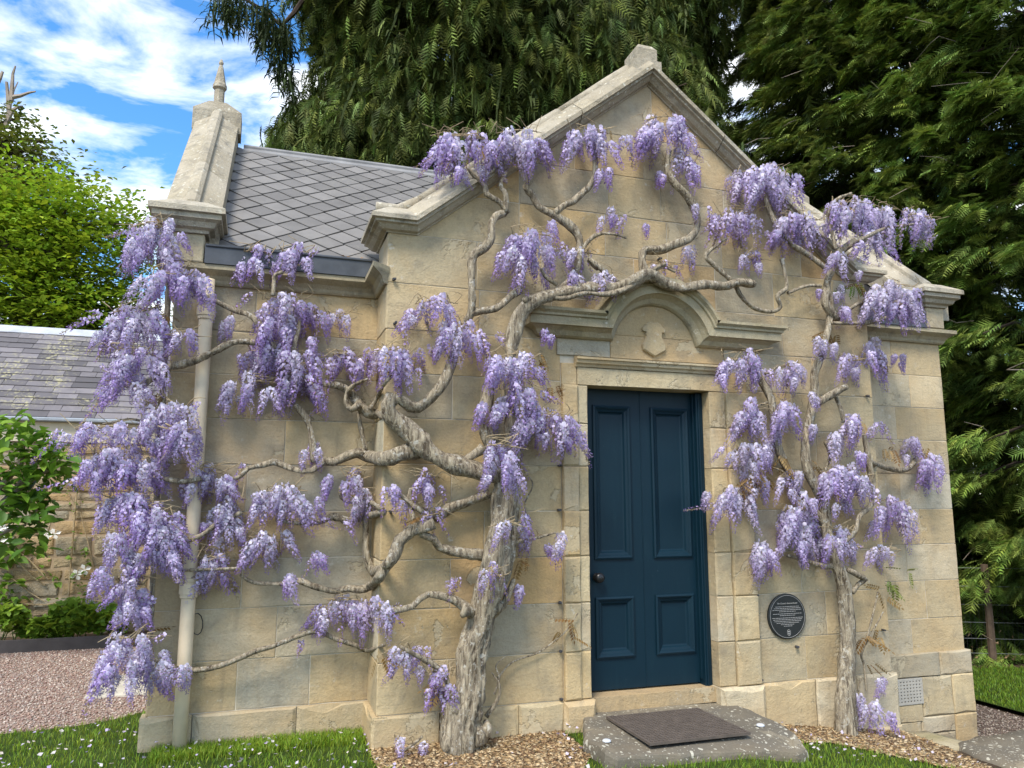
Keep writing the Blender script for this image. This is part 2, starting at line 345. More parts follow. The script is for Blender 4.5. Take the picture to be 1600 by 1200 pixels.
def ground_mat(name, a, bcol, scale, bscale=90, bd=.01, c3=None):
    m, t, b = mat(name); g = N(t, 'ShaderNodeNewGeometry'); n = noise(t, scale, 8, .7, g.outputs['Position']); n2 = noise(t, bscale, 4, .7, g.outputs['Position'])
    c = mixc(t, ramp(t, n, .35, .65), a, bcol); c = mixc(t, .6, c, ramp(t, n2, .3, .7, (.35, .35, .35, 1), (1, 1, 1, 1)), 'MULTIPLY')
    t.links.new(c, b.inputs['Base Color']); b.inputs['Roughness'].default_value = .95; b.inputs['Specular IOR Level'].default_value = .15; bump(t, b, n2, .8, bd); return m
EARTH = ground_mat('earth and needle litter', (.060, .043, .028), (.115, .078, .050), 3)
LAWNM = ground_mat('lawn base', (.030, .055, .010), (.060, .095, .018), 4, 60, .01)
GRAVELM = ground_mat('pink gravel', (.36, .26, .21), (.45, .34, .285), 5, 130, .012)
PATHM = ground_mat('brown gravel path', (.135, .100, .080), (.20, .155, .125), 4, 110, .012)
MULCHM = ground_mat('mulch base', (.12, .075, .040), (.22, .145, .08), 12, 80, .012)

# ------------------------------------------------------------------ the ground
def gz(x, y):
    if x > 4.52 and y > -.42: return -.42
    return .18-max(0., min(x, 6)-2.7)*.125
def sheet(name, pts, m, dz, kind='structure'):
    import bmesh
    bm = bmesh.new(); bm.faces.new([bm.verts.new((float(p[0]), float(p[1]), 0)) for p in pts])
    for cut in (2.7,):
        bmesh.ops.bisect_plane(bm, geom=bm.verts[:]+bm.edges[:]+bm.faces[:], plane_co=(cut, 0, 0), plane_no=(1, 0, 0))
    bmesh.ops.triangulate(bm, faces=bm.faces[:])
    for v in bm.verts: v.co.z = dz(v.co.x, v.co.y) if callable(dz) else dz
    me = bpy.data.meshes.new(name); bmesh.ops.recalc_face_normals(bm, faces=bm.faces[:]); bm.to_mesh(me); bm.free(); me.materials.append(m)
    o = bpy.data.objects.new(name, me); link(o)
    if me.polygons[0].normal.z < 0: me.flip_normals()
    return tag(o, kind=kind)
# one big sheet of earth, with the terrace edge where it drops towards the path on the right
xs = [-400, -40, -8, 2.7, 4.50, 4.56, 6, 60, 500]; ys = [-300, -20, -3, -.45, -.41, 1, 8, 40, 600]
def gbase(x, y):
    if x > 4.52 and y > -.42: return -.425
    return (.18-max(0., min(x, 6)-2.7)*.125)-.005
V = [(x, y, gbase(x, y)) for y in ys for x in xs]; F = [(j*len(xs)+i, j*len(xs)+i+1, (j+1)*len(xs)+i+1, (j+1)*len(xs)+i) for j in range(len(ys)-1) for i in range(len(xs)-1)]
tag(obj('ground', V, F, EARTH), 'brown earth strewn with needle litter below the trees', None, None, 'structure')
g2 = lambda x, y, z=.18: tuple(G(x, y, z)[:2])
lawn_poly = [(-9, -4.2), (-9, g2(-300, 1175)[1]), g2(-300, 1180), g2(0, 1147), g2(110, 1136), g2(180, 1124), g2(226, 1112), (-.50, .8), (-.50, .43), (.70, .43), (.70, .02), (4.5, .02), (4.5, -4.2)]
tag(sheet('lawn', lawn_poly, LAWNM, lambda x, y: gz(min(x, 4.5), -2)), 'mown green lawn in front of the stone building')
gravel_poly = [(-9, g2(-300, 1175)[1]), g2(-300, 1180), g2(0, 1147), g2(110, 1136), g2(180, 1124), g2(226, 1112), (-.5, .9), (-.5, 4.6), (-9, 4.6)]
tag(sheet('gravel_path', gravel_poly, GRAVELM, .179), 'pink gravel path beside the stone building')
mulchL = [g2(590, 1203), (.70, .02), (1.9, .02), (1.9, -.5), (1.75, -.72), (1.35, -.80), (.98, -.62), (.80, -.38)]
mulchR = [(3.2, .02), (4.56, .02), (4.56, -.44), (4.45, -.95), (4.15, -.95), (3.86, -.64), (3.62, -.42), (3.35, -.46), (3.2, -.40)]
tag(sheet('mulch_bed', mulchL, MULCHM, lambda x, y: gz(x, -2)+.006), 'wood chip bed round the thick wisteria trunk')
tag(sheet('mulch_bed', mulchR, MULCHM, lambda x, y: gz(min(x, 4.5), -2)+.006), 'wood chip bed round the slim wisteria trunk')
tag(sheet('garden_path', [(4.6, -.40), (7.05, -.40), (7.05, 9), (4.6, 9)], PATHM, -.417), 'brown gravel path past the building corner')
rl = [(7.09, -3), (13, -6), (13, 1.2), (9.2, 2.46), (8.4, 2.74), (7.6, 3.5), (7.4, 6), (7.09, 8)]
tag(sheet('side_lawn', rl, LAWNM, -.38), 'narrow strip of lawn before the wire fence')
def inpoly(x, y, poly):
    c = False; n = len(poly)
    for i in range(n):
        (x1, y1), (x2, y2) = poly[i], poly[i-1]
        if (y1 > y) != (y2 > y) and x < (x2-x1)*(y-y1)/(y2-y1)+x1: c = not c
    return c

# ------------------------------------------------------------------ the stone summerhouse
XL, XR, XC = .735, 4.567, 2.65              # projecting gable front (plane Y=0)
WL, WR, WY = -.56, 5.73, .40                # wing behind it (front plane Y=WY)
CZ = [-.5, .365, .662, .968, 1.265, 1.56, 1.855, 2.145, 2.43, 2.715, 3.02, 3.355, 3.665, 3.975, 4.29, 4.9]
SL = .795; GX0, GZ0 = .937, 3.385           # slope of the front gable
PITCH = R(40); EZ, EY = 3.19, .33; RIDY = 2.25; TP = math.tan(PITCH); RIDZ = EZ+TP*(RIDY-EY)
house = thing('summerhouse', (XC, 1.5, .1), 'buff sandstone summerhouse with front gable and dark blue door', 'building')
# wall core (lime mortar, sits just behind the faces of the stones)
cb = B()
cb.add([(XL+.012, .012, -.45), (XR-.012, .012, -.45), (XR-.012, .012, 3.35), (XC, .012, GZ0+SL*(XC-GX0)-.01), (XL+.012, .012, 3.35),
        (XL+.012, .45, -.45), (XR-.012, .45, -.45), (XR-.012, .45, 3.35), (XC, .45, GZ0+SL*(XC-GX0)-.01), (XL+.012, .45, 3.35)],
       [(0, 1, 2, 3, 4), (9, 8, 7, 6, 5), (0, 4, 9, 5), (2, 1, 6, 7), (3, 2, 7, 8), (4, 3, 8, 9)])
# the door opening is cut by building the front core as pieces instead
cb = B()
DX0, DX1, DZ0, DZ1 = 2.12, 3.075, .27, 2.42
cb.box(XL+.012, DX0-.02, .004, .46, -.45, 3.35); cb.box(DX1+.02, XR-.012, .004, .46, -.45, 3.35); cb.box(DX0-.02, DX1+.02, .004, .46, DZ1+.02, 3.35)
cb.box(DX0-.02, DX1+.02, .19, .46, -.45, DZ1+.02)
cb.add([(XL+.012, .004, 3.35), (XR-.012, .004, 3.35), (XC, .004, GZ0+SL*(XC-GX0)-.01), (XL+.012, .40, 3.35), (XR-.012, .40, 3.35), (XC, .40, GZ0+SL*(XC-GX0)-.01)], [(0, 1, 2), (5, 4, 3), (0, 2, 5, 3), (2, 1, 4, 5)])
cb.box(WL+.012, WR-.012, WY+.004, 4.3, -.45, 3.10)
for xe in (WL+.01, WR-.41):
    cb.add([(xe, WY+.02, 3.1), (xe, 4.28, 3.1), (xe, RIDY, RIDZ-.02), (xe+.4, WY+.02, 3.1), (xe+.4, 4.28, 3.1), (xe+.4, RIDY, RIDZ-.02)], [(0, 2, 1), (3, 4, 5), (0, 3, 5, 2), (1, 2, 5, 4)])
wall = cb.build('wall', MORTAR, house)
PAL = {'b': (.53, .43, .265), 't': (.50, .385, .215), 'g': (.44, .385, .275), 'y': (.56, .46, .285), 'l': (.58, .50, .35), 'o': (.52, .365, .19), 'd': (.37, .32, .235)}
def shade(c, v=.10):
    k = 1+random.uniform(-v, v); h = random.gauss(0, .035); return (c[0]*k*(1+h), c[1]*k, c[2]*k*(1-h*1.6))
def stone(poly, y0, y1, ckey, name='stone_block', parent=None, m=STONE, bev=.0035, gap=.0024):
    V, F = block_poly(poly, y0, y1, gap, bev); return obj(name, V, F, m, parent or wall, color=shade(PAL[ckey]))
def rect(x0, x1, z0, z1): return [(x0, z0), (x1, z0), (x1, z1), (x0, z1)]
def joints(x0, x1, mn=.36, mx=.78, off=0.):
    xs = [x0]; x = x0+off if off else x0+random.uniform(mn, mx)
    while x < x1-mn*.8: xs.append(x); x += random.uniform(mn, mx)
    xs.append(x1); return xs
JL, JR = 1.93, 3.405                         # outer edges of the door surround
ends = {3.02: None}
def gable_clip(p):
    for a, b, c in ((-SL, 1, GZ0-SL*GX0), (SL, 1, GZ0+SL*(2*XC-GX0))): p = clip(p, a, b, c)
    return p
keysL = ['b', 'b', 't', 'g', 'b', 't', 'g', 'b', 't', 'b']
for ci in range(1, len(CZ)-1):
    z0, z1 = CZ[ci], CZ[ci+1]
    if z1 <= 2.72: spans = [(XL, JL, .44 if ci % 2 else .66), (JR, XR, .40 if ci % 2 else .60)]
    elif z0 < 3.3: spans = [(XL, XR, .62 if ci % 2 else .60)]
    else: spans = [(XL, XR, .9)]
    for (a, b, off) in spans:
        js = joints(a, b, .38, .78, off)
        for i in range(len(js)-1):
            p = rect(js[i], js[i+1], z0, z1)
            if z0 >= 3.3: p = gable_clip(p)
            if len(p) < 3 or abs(area(p)) < .004: continue
            xm = (js[i]+js[i+1])/2
            pool = 'bbtygbto' if xm < JL else ('ggbgbtog' if z0 > 2.6 else 'bbyygtbg')
            stone(p, random.uniform(-.0015, .0015), .13 if (JL < xm < JR and z0 < 2.6) else .18, random.choice(pool))
# plinth of the gable front, a little proud of the wall, with weathered top edge
for (a, b, js) in ((XL-.03, JL, [XL-.03, 1.12, 1.62, JL]), (JR, XR+.03, [JR, 3.86, 4.22, XR+.03])):
    for i in range(len(js)-1):
        zb = gz(js[i], -2)-.12
        stone(rect(js[i], js[i+1], zb, .365), -.03, .1, random.choice('lby'), 'plinth_stone', bev=.016)
        zz0 = gz(js[i+1], -2)
        if a > 3: stone(rect(js[i]+.05, js[i+1]-.02 if i < 2 else js[i+1], zb-.02, min(.0, zz0+.10)), -.045, .1, 'l', 'plinth_stone', bev=.02)
# left and right returns of the projection (side faces): quoin stones seen edge on
def side_stones(x, sgn, zs):
    for k in range(len(zs)-1):
        V, F = block_poly(rect(0.004, WY-.002 if k % 2 else WY, zs[k], zs[k+1]), 0, .07)
        V = [(x+sgn*(v[1]), v[0], v[2]) for v in V]
        obj('stone_block', V, F if sgn < 0 else [f[::-1] for f in F], STONE, wall, color=shade(PAL[random.choice('bytl')]))
side_stones(XL-.001, 1, [.365]+CZ[2:12]); side_stones(XR+.001, -1, [.365]+CZ[2:12])
V, F = block_poly(rect(-.028, WY, -.1, .365), 0, .09, bev=.012); obj('plinth_stone', [(XL-.031+v[1], v[0], v[2]) for v in V], F, STONE, wall, color=PAL['y'])
# wings
for ci in range(1, 10):
    z0, z1 = CZ[ci], CZ[ci+1]
    js = joints(WL, XL+.02, .42, .9, .5 if ci % 2 else .72)
    for i in range(len(js)-1): stone(rect(js[i], js[i+1], z0, min(z1, 3.02)), WY+random.uniform(-.002, .002), WY+.2, random.choice('ggbdgbtd' if ci > 4 else 'bgbtgb'))
    js = [XR-.03, 5.18 if ci % 2 else 5.36, WR]
    for i in range(2): stone(rect(js[i], js[i+1], z0, min(z1, 3.02)), WY+random.uniform(-.002, .002), WY+.2, random.choice('lylbl'))
for a, b, k in ((WL-.03, -.30, 'b'), (-.30, .30, 'g'), (.30, .72, 'b')): stone(rect(a, b, .10, .365), WY-.035, WY+.1, k, 'plinth_stone', bev=.016)
for a, b, k in ((WL+.02, -.1, 'd'), (-.1, .22, 'b'), (.22, .5, 'l'), (.5, .70, 'b')): stone(rect(a, b, .05, .112+random.uniform(-.01, .015)), WY-.06, WY+.1, k, 'plinth_stone', bev=.02)
VX0, VZ0 = P(1404, 1098, WY-.03)[[0, 2]]; VX1, VZ1 = P(1440, 1062, WY-.03)[[0, 2]]; VZ0 = .012; VZ1 = .205
for p, k in ((rect(4.55, 5.42, .21, .395), 'g'), (rect(5.42, WR+.035, .21, .395), 'l'), (rect(5.21, WR-.20, -.1, .21), 'b'), (rect(WR-.20, WR+.035, -.1, .21), 'y'),
             (rect(4.55, 5.21, -.13, .005), 'b'), (rect(4.55, 5.18, -.28, -.13), 'y'), (rect(5.18, WR-.2, -.23, -.10), 'l'), (rect(WR-.2, WR+.035, -.52, -.10), 'b'), (rect(4.55, WR-.2, -.52, -.23), 'g'), (rect(4.55, 4.93, .005, .21), 'g')):
    stone(p, WY-.035, WY+.1, k, 'plinth_stone', bev=.012)
# outer side walls of the wing
for x, sgn in ((WL, 1), (WR, -1)):
    for ci in range(0, 10):
        js = joints(WY+.004, 4.3, .9, 1.4)
        for i in range(len(js)-1):
            V, F = block_poly(rect(js[i], js[i+1], CZ[ci], CZ[ci+1]), 0, .07)
            obj('stone_block', [(x+sgn*v[1], v[0], v[2]) for v in V], F if sgn < 0 else [f[::-1] for f in F], STONE, wall, color=shade(PAL[random.choice('bglt')]))

# door surround: two-step architrave of stacked stones
def jamb(x0, x1, x2, inner_right):
    zs = [.365, .662, .968, 1.265, 1.56, 1.855, 2.145, 2.41]
    for k in range(len(zs)-1):
        c = 'bybtlyt'[k]
        a, b = (x0, x1) if inner_right else (x1, x2)
        stone(rect(a, b, zs[k], zs[k+1]), -.040, .1, c, 'jamb_stone', bev=.012, gap=.0012)
        a, b = (x1, x2) if inner_right else (x0, x1)
        stone(rect(a, b, zs[k], zs[k+1]), -.018, .17, 'ylybyly'[k], 'jamb_stone', bev=.008, gap=.0012)
    stone(rect(x0-.015, x2+.015, .04, .365), -.065, .12, 'l', 'jamb_stone', bev=.03)
jamb(JL, 2.045, DX0, True); jamb(DX1, 3.21, JR, False)
stone(rect(2.045, 3.21, 2.41, 2.535), -.018, .17, 'y', 'lintel', bev=.006)
stone(rect(JL, 2.045, 2.41, 2.56), -.012, .1, 'b', 'jamb_stone'); stone(rect(3.21, JR, 2.41, 2.56), -.012, .1, 'b', 'jamb_stone')
sweep('lintel_moulding', mitre_path([(2.03, 2.535), (3.225, 2.535)], -.002), [(-.05, 0), (.025, 0), (.03, .015), (.045, .025), (.05, .045), (.06, .05), (.06, .065), (0, .075), (-.05, .075)], STONE, house, PAL['b'])
for a, b, k in ((JL-.03, 2.30, 'g'), (2.30, 3.22, 'o'), (3.22, JR+.02, 'g')): stone(rect(a, b, 2.612, 2.79), -.012, .1, k, 'frieze_stone')
# hood over the door: level ends and an arch between them
HB = 2.825; HX0, HX1, HR = 1.80, 3.50, .425
AC, AZ, AA = 2.645, HB-.145, R(20)
arc = [(AC-HR*math.cos(a), AZ+HR*math.sin(a)) for a in np.linspace(AA, math.pi-AA, 25)]
path = [(HX0, HB), (arc[0][0]-.03, HB)]+arc+[(arc[-1][0]+.03, HB), (HX1, HB)]
HP = [(-.02, -.10), (.035, -.095), (.055, -.085), (.075, -.055), (.11, -.035), (.135, -.03), (.135, .025), (.15, .03), (.15, .045), (.172, .06), (.172, .08), (0, .112), (-.02, .112)]
st = mitre_path(path, 0.)
b0, o0, v0 = st[0]; st[0] = (b0, (-1, -1, 0), (0, 0, 1)); b1, o1, v1 = st[-1]; st[-1] = (b1, (1, -1, 0), (0, 0, 1))
st = [((HX0, .03, HB), (-1, 0, 0), (0, 0, 1))]+st+[((HX1, .03, HB), (1, 0, 0), (0, 0, 1))]
sweep('door_hood', st, HP, STONE_OLD, house)
# tympanum inside the arch and the shield carved on it
ty = [(AC-.325*math.cos(a), AZ+.02+.325*math.sin(a)) for a in np.linspace(R(14), math.pi-R(14), 21)]
V, F = block_poly(ty, -.016, .05, 0, .004, 0, .5); obj('tympanum', V, F, STONE, house, color=(.47, .36, .205))
sh = [(0, -.135), (.05, -.108), (.088, -.088), (.092, -.05), (.075, -.018), (.062, .01), (.064, .045), (.09, .05), (.092, .07), (.075, .082), (.058, .104), (.032, .118), (0, .112)]
sh = sh+[(-x, z) for x, z in sh[::-1][1:-1]]
SX, SZ = P(1023, 528, -.04)[[0, 2]]
rings = [[(SX+x*k, y, SZ+z*k) for x, z in sh] for k, y in ((1.0, -.01), (1.0, -.030), (.93, -.038))]
B().loft(rings).build('shield_ornament', STONE, house, color=(.47, .38, .235))
# threshold below the door
stone(rect(DX0, DX1, .262, .362), .015, .2, 'o', 'threshold', house)

# door leaf with four sunk panels, frame and knob
DY = .135
dl = (2.10, 3.015, .372, 2.415)
pan = []
for (x0, y0, x1, y1) in ((934, 641, 979, 866), (1025, 646, 1071, 864), (939, 940, 985, 1020), (1036, 936, 1079, 1013)):
    a = P((x0+x0)/2, (y0+y1)/2, DY); b = P(x1, (y0+y1)/2, DY); c = P((x0+x1)/2, y0, DY); d = P((x0+x1)/2, y1, DY); pan.append((a[0], b[0], d[2], c[2]))
MXD = (pan[0][1]+pan[1][0])/2
# leaf built as a grid of faces round four recesses
db = B(); gx = sorted([dl[0], pan[0][0], pan[0][1], pan[1][0], pan[1][1], dl[1]]); zl = [dl[2], (pan[2][2]+pan[3][2])/2, (pan[2][3]+pan[3][3])/2, (pan[0][2]+pan[1][2])/2, (pan[0][3]+pan[1][3])/2, dl[3]]
for i in range(5):
    for j in range(5):
        if i in (1, 3) and j in (1, 3): continue
        db.box(gx[i], gx[i+1], DY, DY+.045, zl[j], zl[j+1])
db.box(gx[0]+.001, gx[5]-.001, DY+.020, DY+.044, zl[0]+.001, zl[5]-.001)
door = db.build('door', DOORM, house)
for i in (1, 3):
    for j in (1, 3):
        x0, x1, z0, z1 = gx[i], gx[i+1], zl[j], zl[j+1]
        pb = B(); pr = [(0.034, .0), (.034, -.012), (.022, -.017), (.012, -.012), (.004, -.004), (-.010, .002), (-.018, .014), (-.028, .018)]     # bolection moulding round the panel
        rings = [[(x0-e, DY+yy, z0-e), (x1+e, DY+yy, z0-e), (x1+e, DY+yy, z1+e), (x0-e, DY+yy, z1+e)] for e, yy in pr]
        pb.loft(rings, cap=False); n = len(pb.V); pb.F.append((n-4, n-3, n-2, n-1)); pb.build('door_panel', DOORM, door)
B().box(MXD-.003, MXD+.003, DY-.004, DY+.01, dl[2]+.004, dl[3]-.004, .002).build('centre_bead', DOORM, door)
kx, _, kz = P(937, 903, DY-.05)
kn = B().loft([[(kx+r*math.cos(a), DY+yy, kz+r*math.sin(a)) for a in np.linspace(0, 2*math.pi, 16, endpoint=False)] for r, yy in ((.030, .0), (.030, -.006), (.012, -.010), (.012, -.026), (.026, -.032), (.035, -.046), (.031, -.064), (.016, -.072))]).build('door_knob', BLACK, door, True)
B().box(dl[1]+.004, DX1-.002, DY-.065, DY+.06, .275, DZ1-.014, .004).box(dl[1]-.006, dl[1]+.006, DY-.03, DY-.001, .40, DZ1-.02, .002).box(dl[1]+.016, dl[1]+.028, DY-.076, DY-.066, .28, DZ1-.02, .003).build('door_frame', DOORM, house)
B().box(DX0+.002, dl[1]+.003, DY-.012, DY+.06, DZ1-.004, DZ1+.012).build('door_head', DOORM, house)

# raking coping of the front gable with moulded kneelers at both ends
KZ = 3.350
GP = [(-.02, 0), (.012, 0), (.016, .008), (.045, .012), (.062, .025), (.075, .038), (.098, .043), (.098, .058), (.122, .062), (.122, .090), (.108, .100), (-.02, .185), (-.28, .18), (-.28, 0)]
mx0 = GX0-.012
gp = [(XL, KZ), (mx0, KZ), (XC, KZ+SL*(XC-mx0)), (2*XC-mx0, KZ), (XR, KZ)]
st = mitre_path(gp, 0.)
def flat_end(x, sgn):
    GPk = [(u if u > -.1 else -.05, h) for u, h in GP]
    s_ = [((x, 0, KZ), (sgn, -1, 0), (0, 0, 1)), ((x, WY+.05, KZ), (sgn, 0, 0), (0, 0, 1))]
    if sgn < 0: s_ = s_[::-1]
    return sweep('kneeler_return', s_, GPk, COPE, house)
st[0] = (st[0][0], (-1, -1, 0), (0, 0, 1)); st[-1] = (st[-1][0], (1, -1, 0), (0, 0, 1))
GPf = GP
rings = []
for k, (b, o, v) in enumerate(st):
    ring = []
    for u, h in GPf:
        if k in (0, len(st)-1) and u < 0: p = np.array(b)+np.array((0, -1, 0))*u+np.array(v)*h
        else: p = np.array(b)+np.array(o)*u+np.array(v)*h
        ring.append(tuple(p))
    rings.append(ring)
# split the run into coping stones: level end, three rakes a side
def cope_run(ra, rb, n):
    for i in range(n):
        t0, t1 = i/n+(.002 if i else 0), (i+1)/n-(.002 if i < n-1 else 0); L = lambda t: [tuple(np.array(p)*(1-t)+np.array(q)*t) for p, q in zip(ra, rb)]
        r0, r1 = L(t0), L(t1); B().loft([r1, r0]).build('coping_stone', COPE, house)
cope_run(rings[0], rings[1], 1); cope_run(rings[1], rings[2], 3); cope_run(rings[2], rings[3], 3); cope_run(rings[3], rings[4], 1)
flat_end(XL, -1); flat_end(XR, 1)
# rounded roll along the back of the coping, in worn lengths
nrm = Vector((-SL, 1)).normalized()
for s_, (xa, xb) in ((1, (GX0-.28, XC-.1)), (-1, (GX0-.28, XC-.1))):
    cuts = [0, .16, .42, .7, 1.]
    for i in range(4):
        pts = []
        for t in (cuts[i]+.004, (cuts[i]+cuts[i+1])/2, cuts[i+1]-.004):
            x = xa+(xb-xa)*t; z = KZ+SL*(max(x, mx0)-mx0)+(.195*1.28 if x > mx0 else .20)
            pts.append((XC+(x-XC)*s_, .10, z, .042))
        V, F = tube(pts, 10, .12, .06, 0, i+int(s_)); obj('coping_roll', V, F, COPE, house, True)
az = KZ+SL*(XC-mx0)+.17
cx_, _, cz_ = P(994, 92, .05)
V = []; q = .085
B().loft([[(XC+sx*a, .08+sy*b_, az+h) for sx, sy in ((-1, -1), (1, -1), (1, 1), (-1, 1))] for a, b_, h in ((.105, .13, -.10), (.105, .13, .015), (.086, .10, .035), (.086, .10, .125), (.058, .075, .165))]).build('apex_stone', COPE, house)

# string course / eaves cornice of the wing and lead gutter
SP = [(-.02, 0), (.02, 0), (.03, .012), (.035, .03), (.055, .055), (.09, .075), (.105, .085), (.105, .115), (-.02, .12)]
EBZ = 3.005
sweep('eaves_cornice', [((WL, 4.2, EBZ), (-1, 0, 0), (0, 0, 1)), ((WL, WY, EBZ), (-1, -1, 0), (0, 0, 1)), ((XL, WY, EBZ), (-1, -1, 0), (0, 0, 1)), ((XL, 0, EBZ), (-1, -1, 0), (0, 0, 1)), ((XL+.012, 0.012, EBZ), (0, -.2, 0), (0, 0, 1))], SP, STONE_OLD, house)
sweep('eaves_cornice', [((XR, WY, EBZ), (0, -1, 0), (0, 0, 1)), ((WR, WY, EBZ), (1, -1, 0), (0, 0, 1)), ((WR, 4.2, EBZ), (1, 0, 0), (0, 0, 1))], SP, STONE_OLD, house)
def gutter(x0, x1):
    g = B(); g.box(x0, x1, WY-.115, WY-.085, EBZ+.118, EBZ+.235); g.box(x0, x1, WY-.125, WY-.075, EBZ+.225, EBZ+.245, .006); g.box(x0, x1, WY-.09, WY+.1, EBZ+.12, EBZ+.14)
    pass
    return g.build('gutter', LEAD, house)
gutter(-.385, XL-.06); gutter(XR+.12, 5.49)
lb = B()
for k in range(60):
    x = random.uniform(.25, .62); y = random.uniform(WY-.07, WY+.03); z = EBZ+.245+random.uniform(-.02, .025); a = random.uniform(0, 6.28); s_ = random.uniform(.01, .03)
    lb.add([(x, y, z), (x+s_*math.cos(a), y+s_*math.sin(a), z+.006), (x+.4*s_*math.cos(a+1), y+.4*s_*math.sin(a+1), z+.01)], [(0, 1, 2)])
o = lb.build('leaf_litter', plain('dry leaf litter', (.30, .15, .06), .9, .2, 0, .3), house); o['kind'] = 'stuff'

# wing kneelers, skew coping and finials
def wing_end(xo, xi, cope_o, cope_i, left):
    # block under the moulded cap
    x0, x1 = sorted((xo, xi))
    stone(rect(x0, x1, EBZ+.12, 3.315), WY-.105, WY+.3, 'y' if left else 'l', 'kneeler_block', house, bev=.008)
    K = [(.0, 0), (.02, 0), (.026, .018), (.055, .03), (.07, .06), (.098, .075), (.098, .105), (.12, .11), (.12, .145), (.10, .158), (.0, .215), (-.04, .22)]
    y0, y1 = WY-.105, WY+.45
    rings = [[(x0-u, y0-u, 3.31+h), (x1+u, y0-u, 3.31+h), (x1+u, y1, 3.31+h), (x0-u, y1, 3.31+h)] for u, h in K]
    B().loft(rings).build('kneeler', COPE, house)
    # saddle-backed skew with a roll along its spine, in four stones
    c0, c1 = sorted((cope_o, cope_i)); cm = (c0+c1)/2
    prof = [(c0, -.16), (c1, -.16), (c1, .045), (cm+.05, .12), (cm+.045, .16), (cm+.02, .185), (cm-.02, .185), (cm-.045, .16), (cm-.05, .12), (c0, .045)]
    ys, ye = WY+.02, RIDY; zs_ = 3.40; ze = 5.00
    n = 3
    for i in range(n):
        ya, yb = ys+(ye-ys)*i/n+.003, ys+(ye-ys)*(i+1)/n-.003; f = lambda y: zs_+(ze-zs_)*(y-ys)/(ye-ys)
        B().loft([[(x, y, f(y)+h) for x, h in prof] for y in (ya, yb)]).build('skew_coping', COPE, house)
        yc, yd = 2*RIDY-yb, 2*RIDY-ya
        B().loft([[(x, y, f(2*RIDY-y)+h) for x, h in prof] for y in (yc, yd)]).build('skew_coping', COPE, house)
    # apex saddle stone and spike finial
    fb = B(); s = .11
    fb.loft([[(cm+sx*a, RIDY+sy*b_, 5.0+h) for sx, sy in ((-1, -1), (1, -1), (1, 1), (-1, 1))] for a, b_, h in ((.205, .10, -.1), (.205, .10, .10), (.075, .075, .19))])
    fb.build('saddle_stone', COPE, house)
    FX = [(.062, .16), (.062, .40), (.055, .405), (.055, .412), (.085, .43), (.085, .47), (.07, .50), (.028, .70), (.018, .72), (.028, .735), (.030, .75), (.012, .79), (.003, .80)]
    FXk = [(r*.66, 5.0+.14+(h-.16)*.80) for r, h in FX]
    if not left: return
    B().loft([[(cm+r*math.cos(a)*1.1, RIDY+r*math.sin(a)*1.1, z) for a in np.linspace(math.pi/4, math.pi/4+2*math.pi, 4 if False else 8, endpoint=False)] for r, z in FXk]).build('finial', COPE, house)
wing_end(-.60, -.39, -.675, -.315, True); wing_end(5.70, 5.50, 5.90, 5.50, False)

# roofs: decks, diamond slates on the visible slope, ridge lead
rb = B()
rb.add([(WL+.05, EY, EZ-.03), (WR-.05, EY, EZ-.03), (WR-.05, RIDY, RIDZ-.03), (WL+.05, RIDY, RIDZ-.03), (WR-.05, 2*RIDY-EY, EZ-.03), (WL+.05, 2*RIDY-EY, EZ-.03)], [(0, 1, 2, 3), (3, 2, 4, 5)])
FRZ = KZ+SL*(XC-mx0)-.06; FRX = XC-XL+.02
yv = EY+(FRZ-EZ)/TP
rb.add([(XC-FRX, .28, FRZ-SL*FRX), (XC, .28, FRZ), (XC, yv, FRZ), (XC-FRX, EY+(FRZ-SL*FRX-EZ)/TP, FRZ-SL*FRX), (XC+FRX, .28, FRZ-SL*FRX), (XC+FRX, EY+(FRZ-SL*FRX-EZ)/TP, FRZ-SL*FRX)], [(0, 1, 2, 3), (1, 4, 5, 2)])
roof = rb.build('roof', DECK, house)
DWX, DWS = .232, .252                       # diamond width across and up the slope
a_, b_ = DWX/2*.958, DWS/2*.958; th = .012
dv = [(0, -b_*.93), (a_*.07, -b_*.90), (a_, 0), (0, b_), (-a_, 0), (-a_*.07, -b_*.90)]
sm = mesh('slate', [(x, y, 0) for x, y in dv]+[(x, y, th) for x, y in dv], [tuple(range(5, -1, -1)), tuple(range(6, 12))]+[(i, (i+1) % 6, 6+(i+1) % 6, 6+i) for i in range(6)], SLATE)
cp, sp_ = math.cos(PITCH), math.sin(PITCH); slope_len = (RIDY-EY)/cp
row = 0
for k in range(0, 40):
    s = .135+k*DWS/2
    if s > slope_len-.04: break
    x = -.30+(DWX/2 if k % 2 else 0)
    while x < 2.35:
        y, z = EY+s*cp, EZ+s*sp_
        # skip what lies under the front roof
        inside = (FRZ-SL*abs(x-XC)) > z+.05 and x > XL-.03
        if not inside:
            rot = Matrix.Rotation(PITCH, 4, 'X') @ Matrix.Rotation(random.gauss(0, .012), 4, 'Z') @ Matrix.Rotation(-.035+random.gauss(0, .010), 4, 'X') @ Matrix.Rotation(random.gauss(0, .012), 4, 'Y')
            inst('slate', sm, roof, Matrix.Translation((x+random.gauss(0, .002), y-sp_*.004, z+cp*.004)) @ rot)
        x += DWX
rl_ = B(); d = .085
rl_.add([(WL+.3, RIDY-d*cp, RIDZ-d*sp_+.022), (WR-.3, RIDY-d*cp, RIDZ-d*sp_+.022), (WR-.3, RIDY-.02, RIDZ+.012), (WL+.3, RIDY-.02, RIDZ+.012)], [(0, 1, 2, 3)])
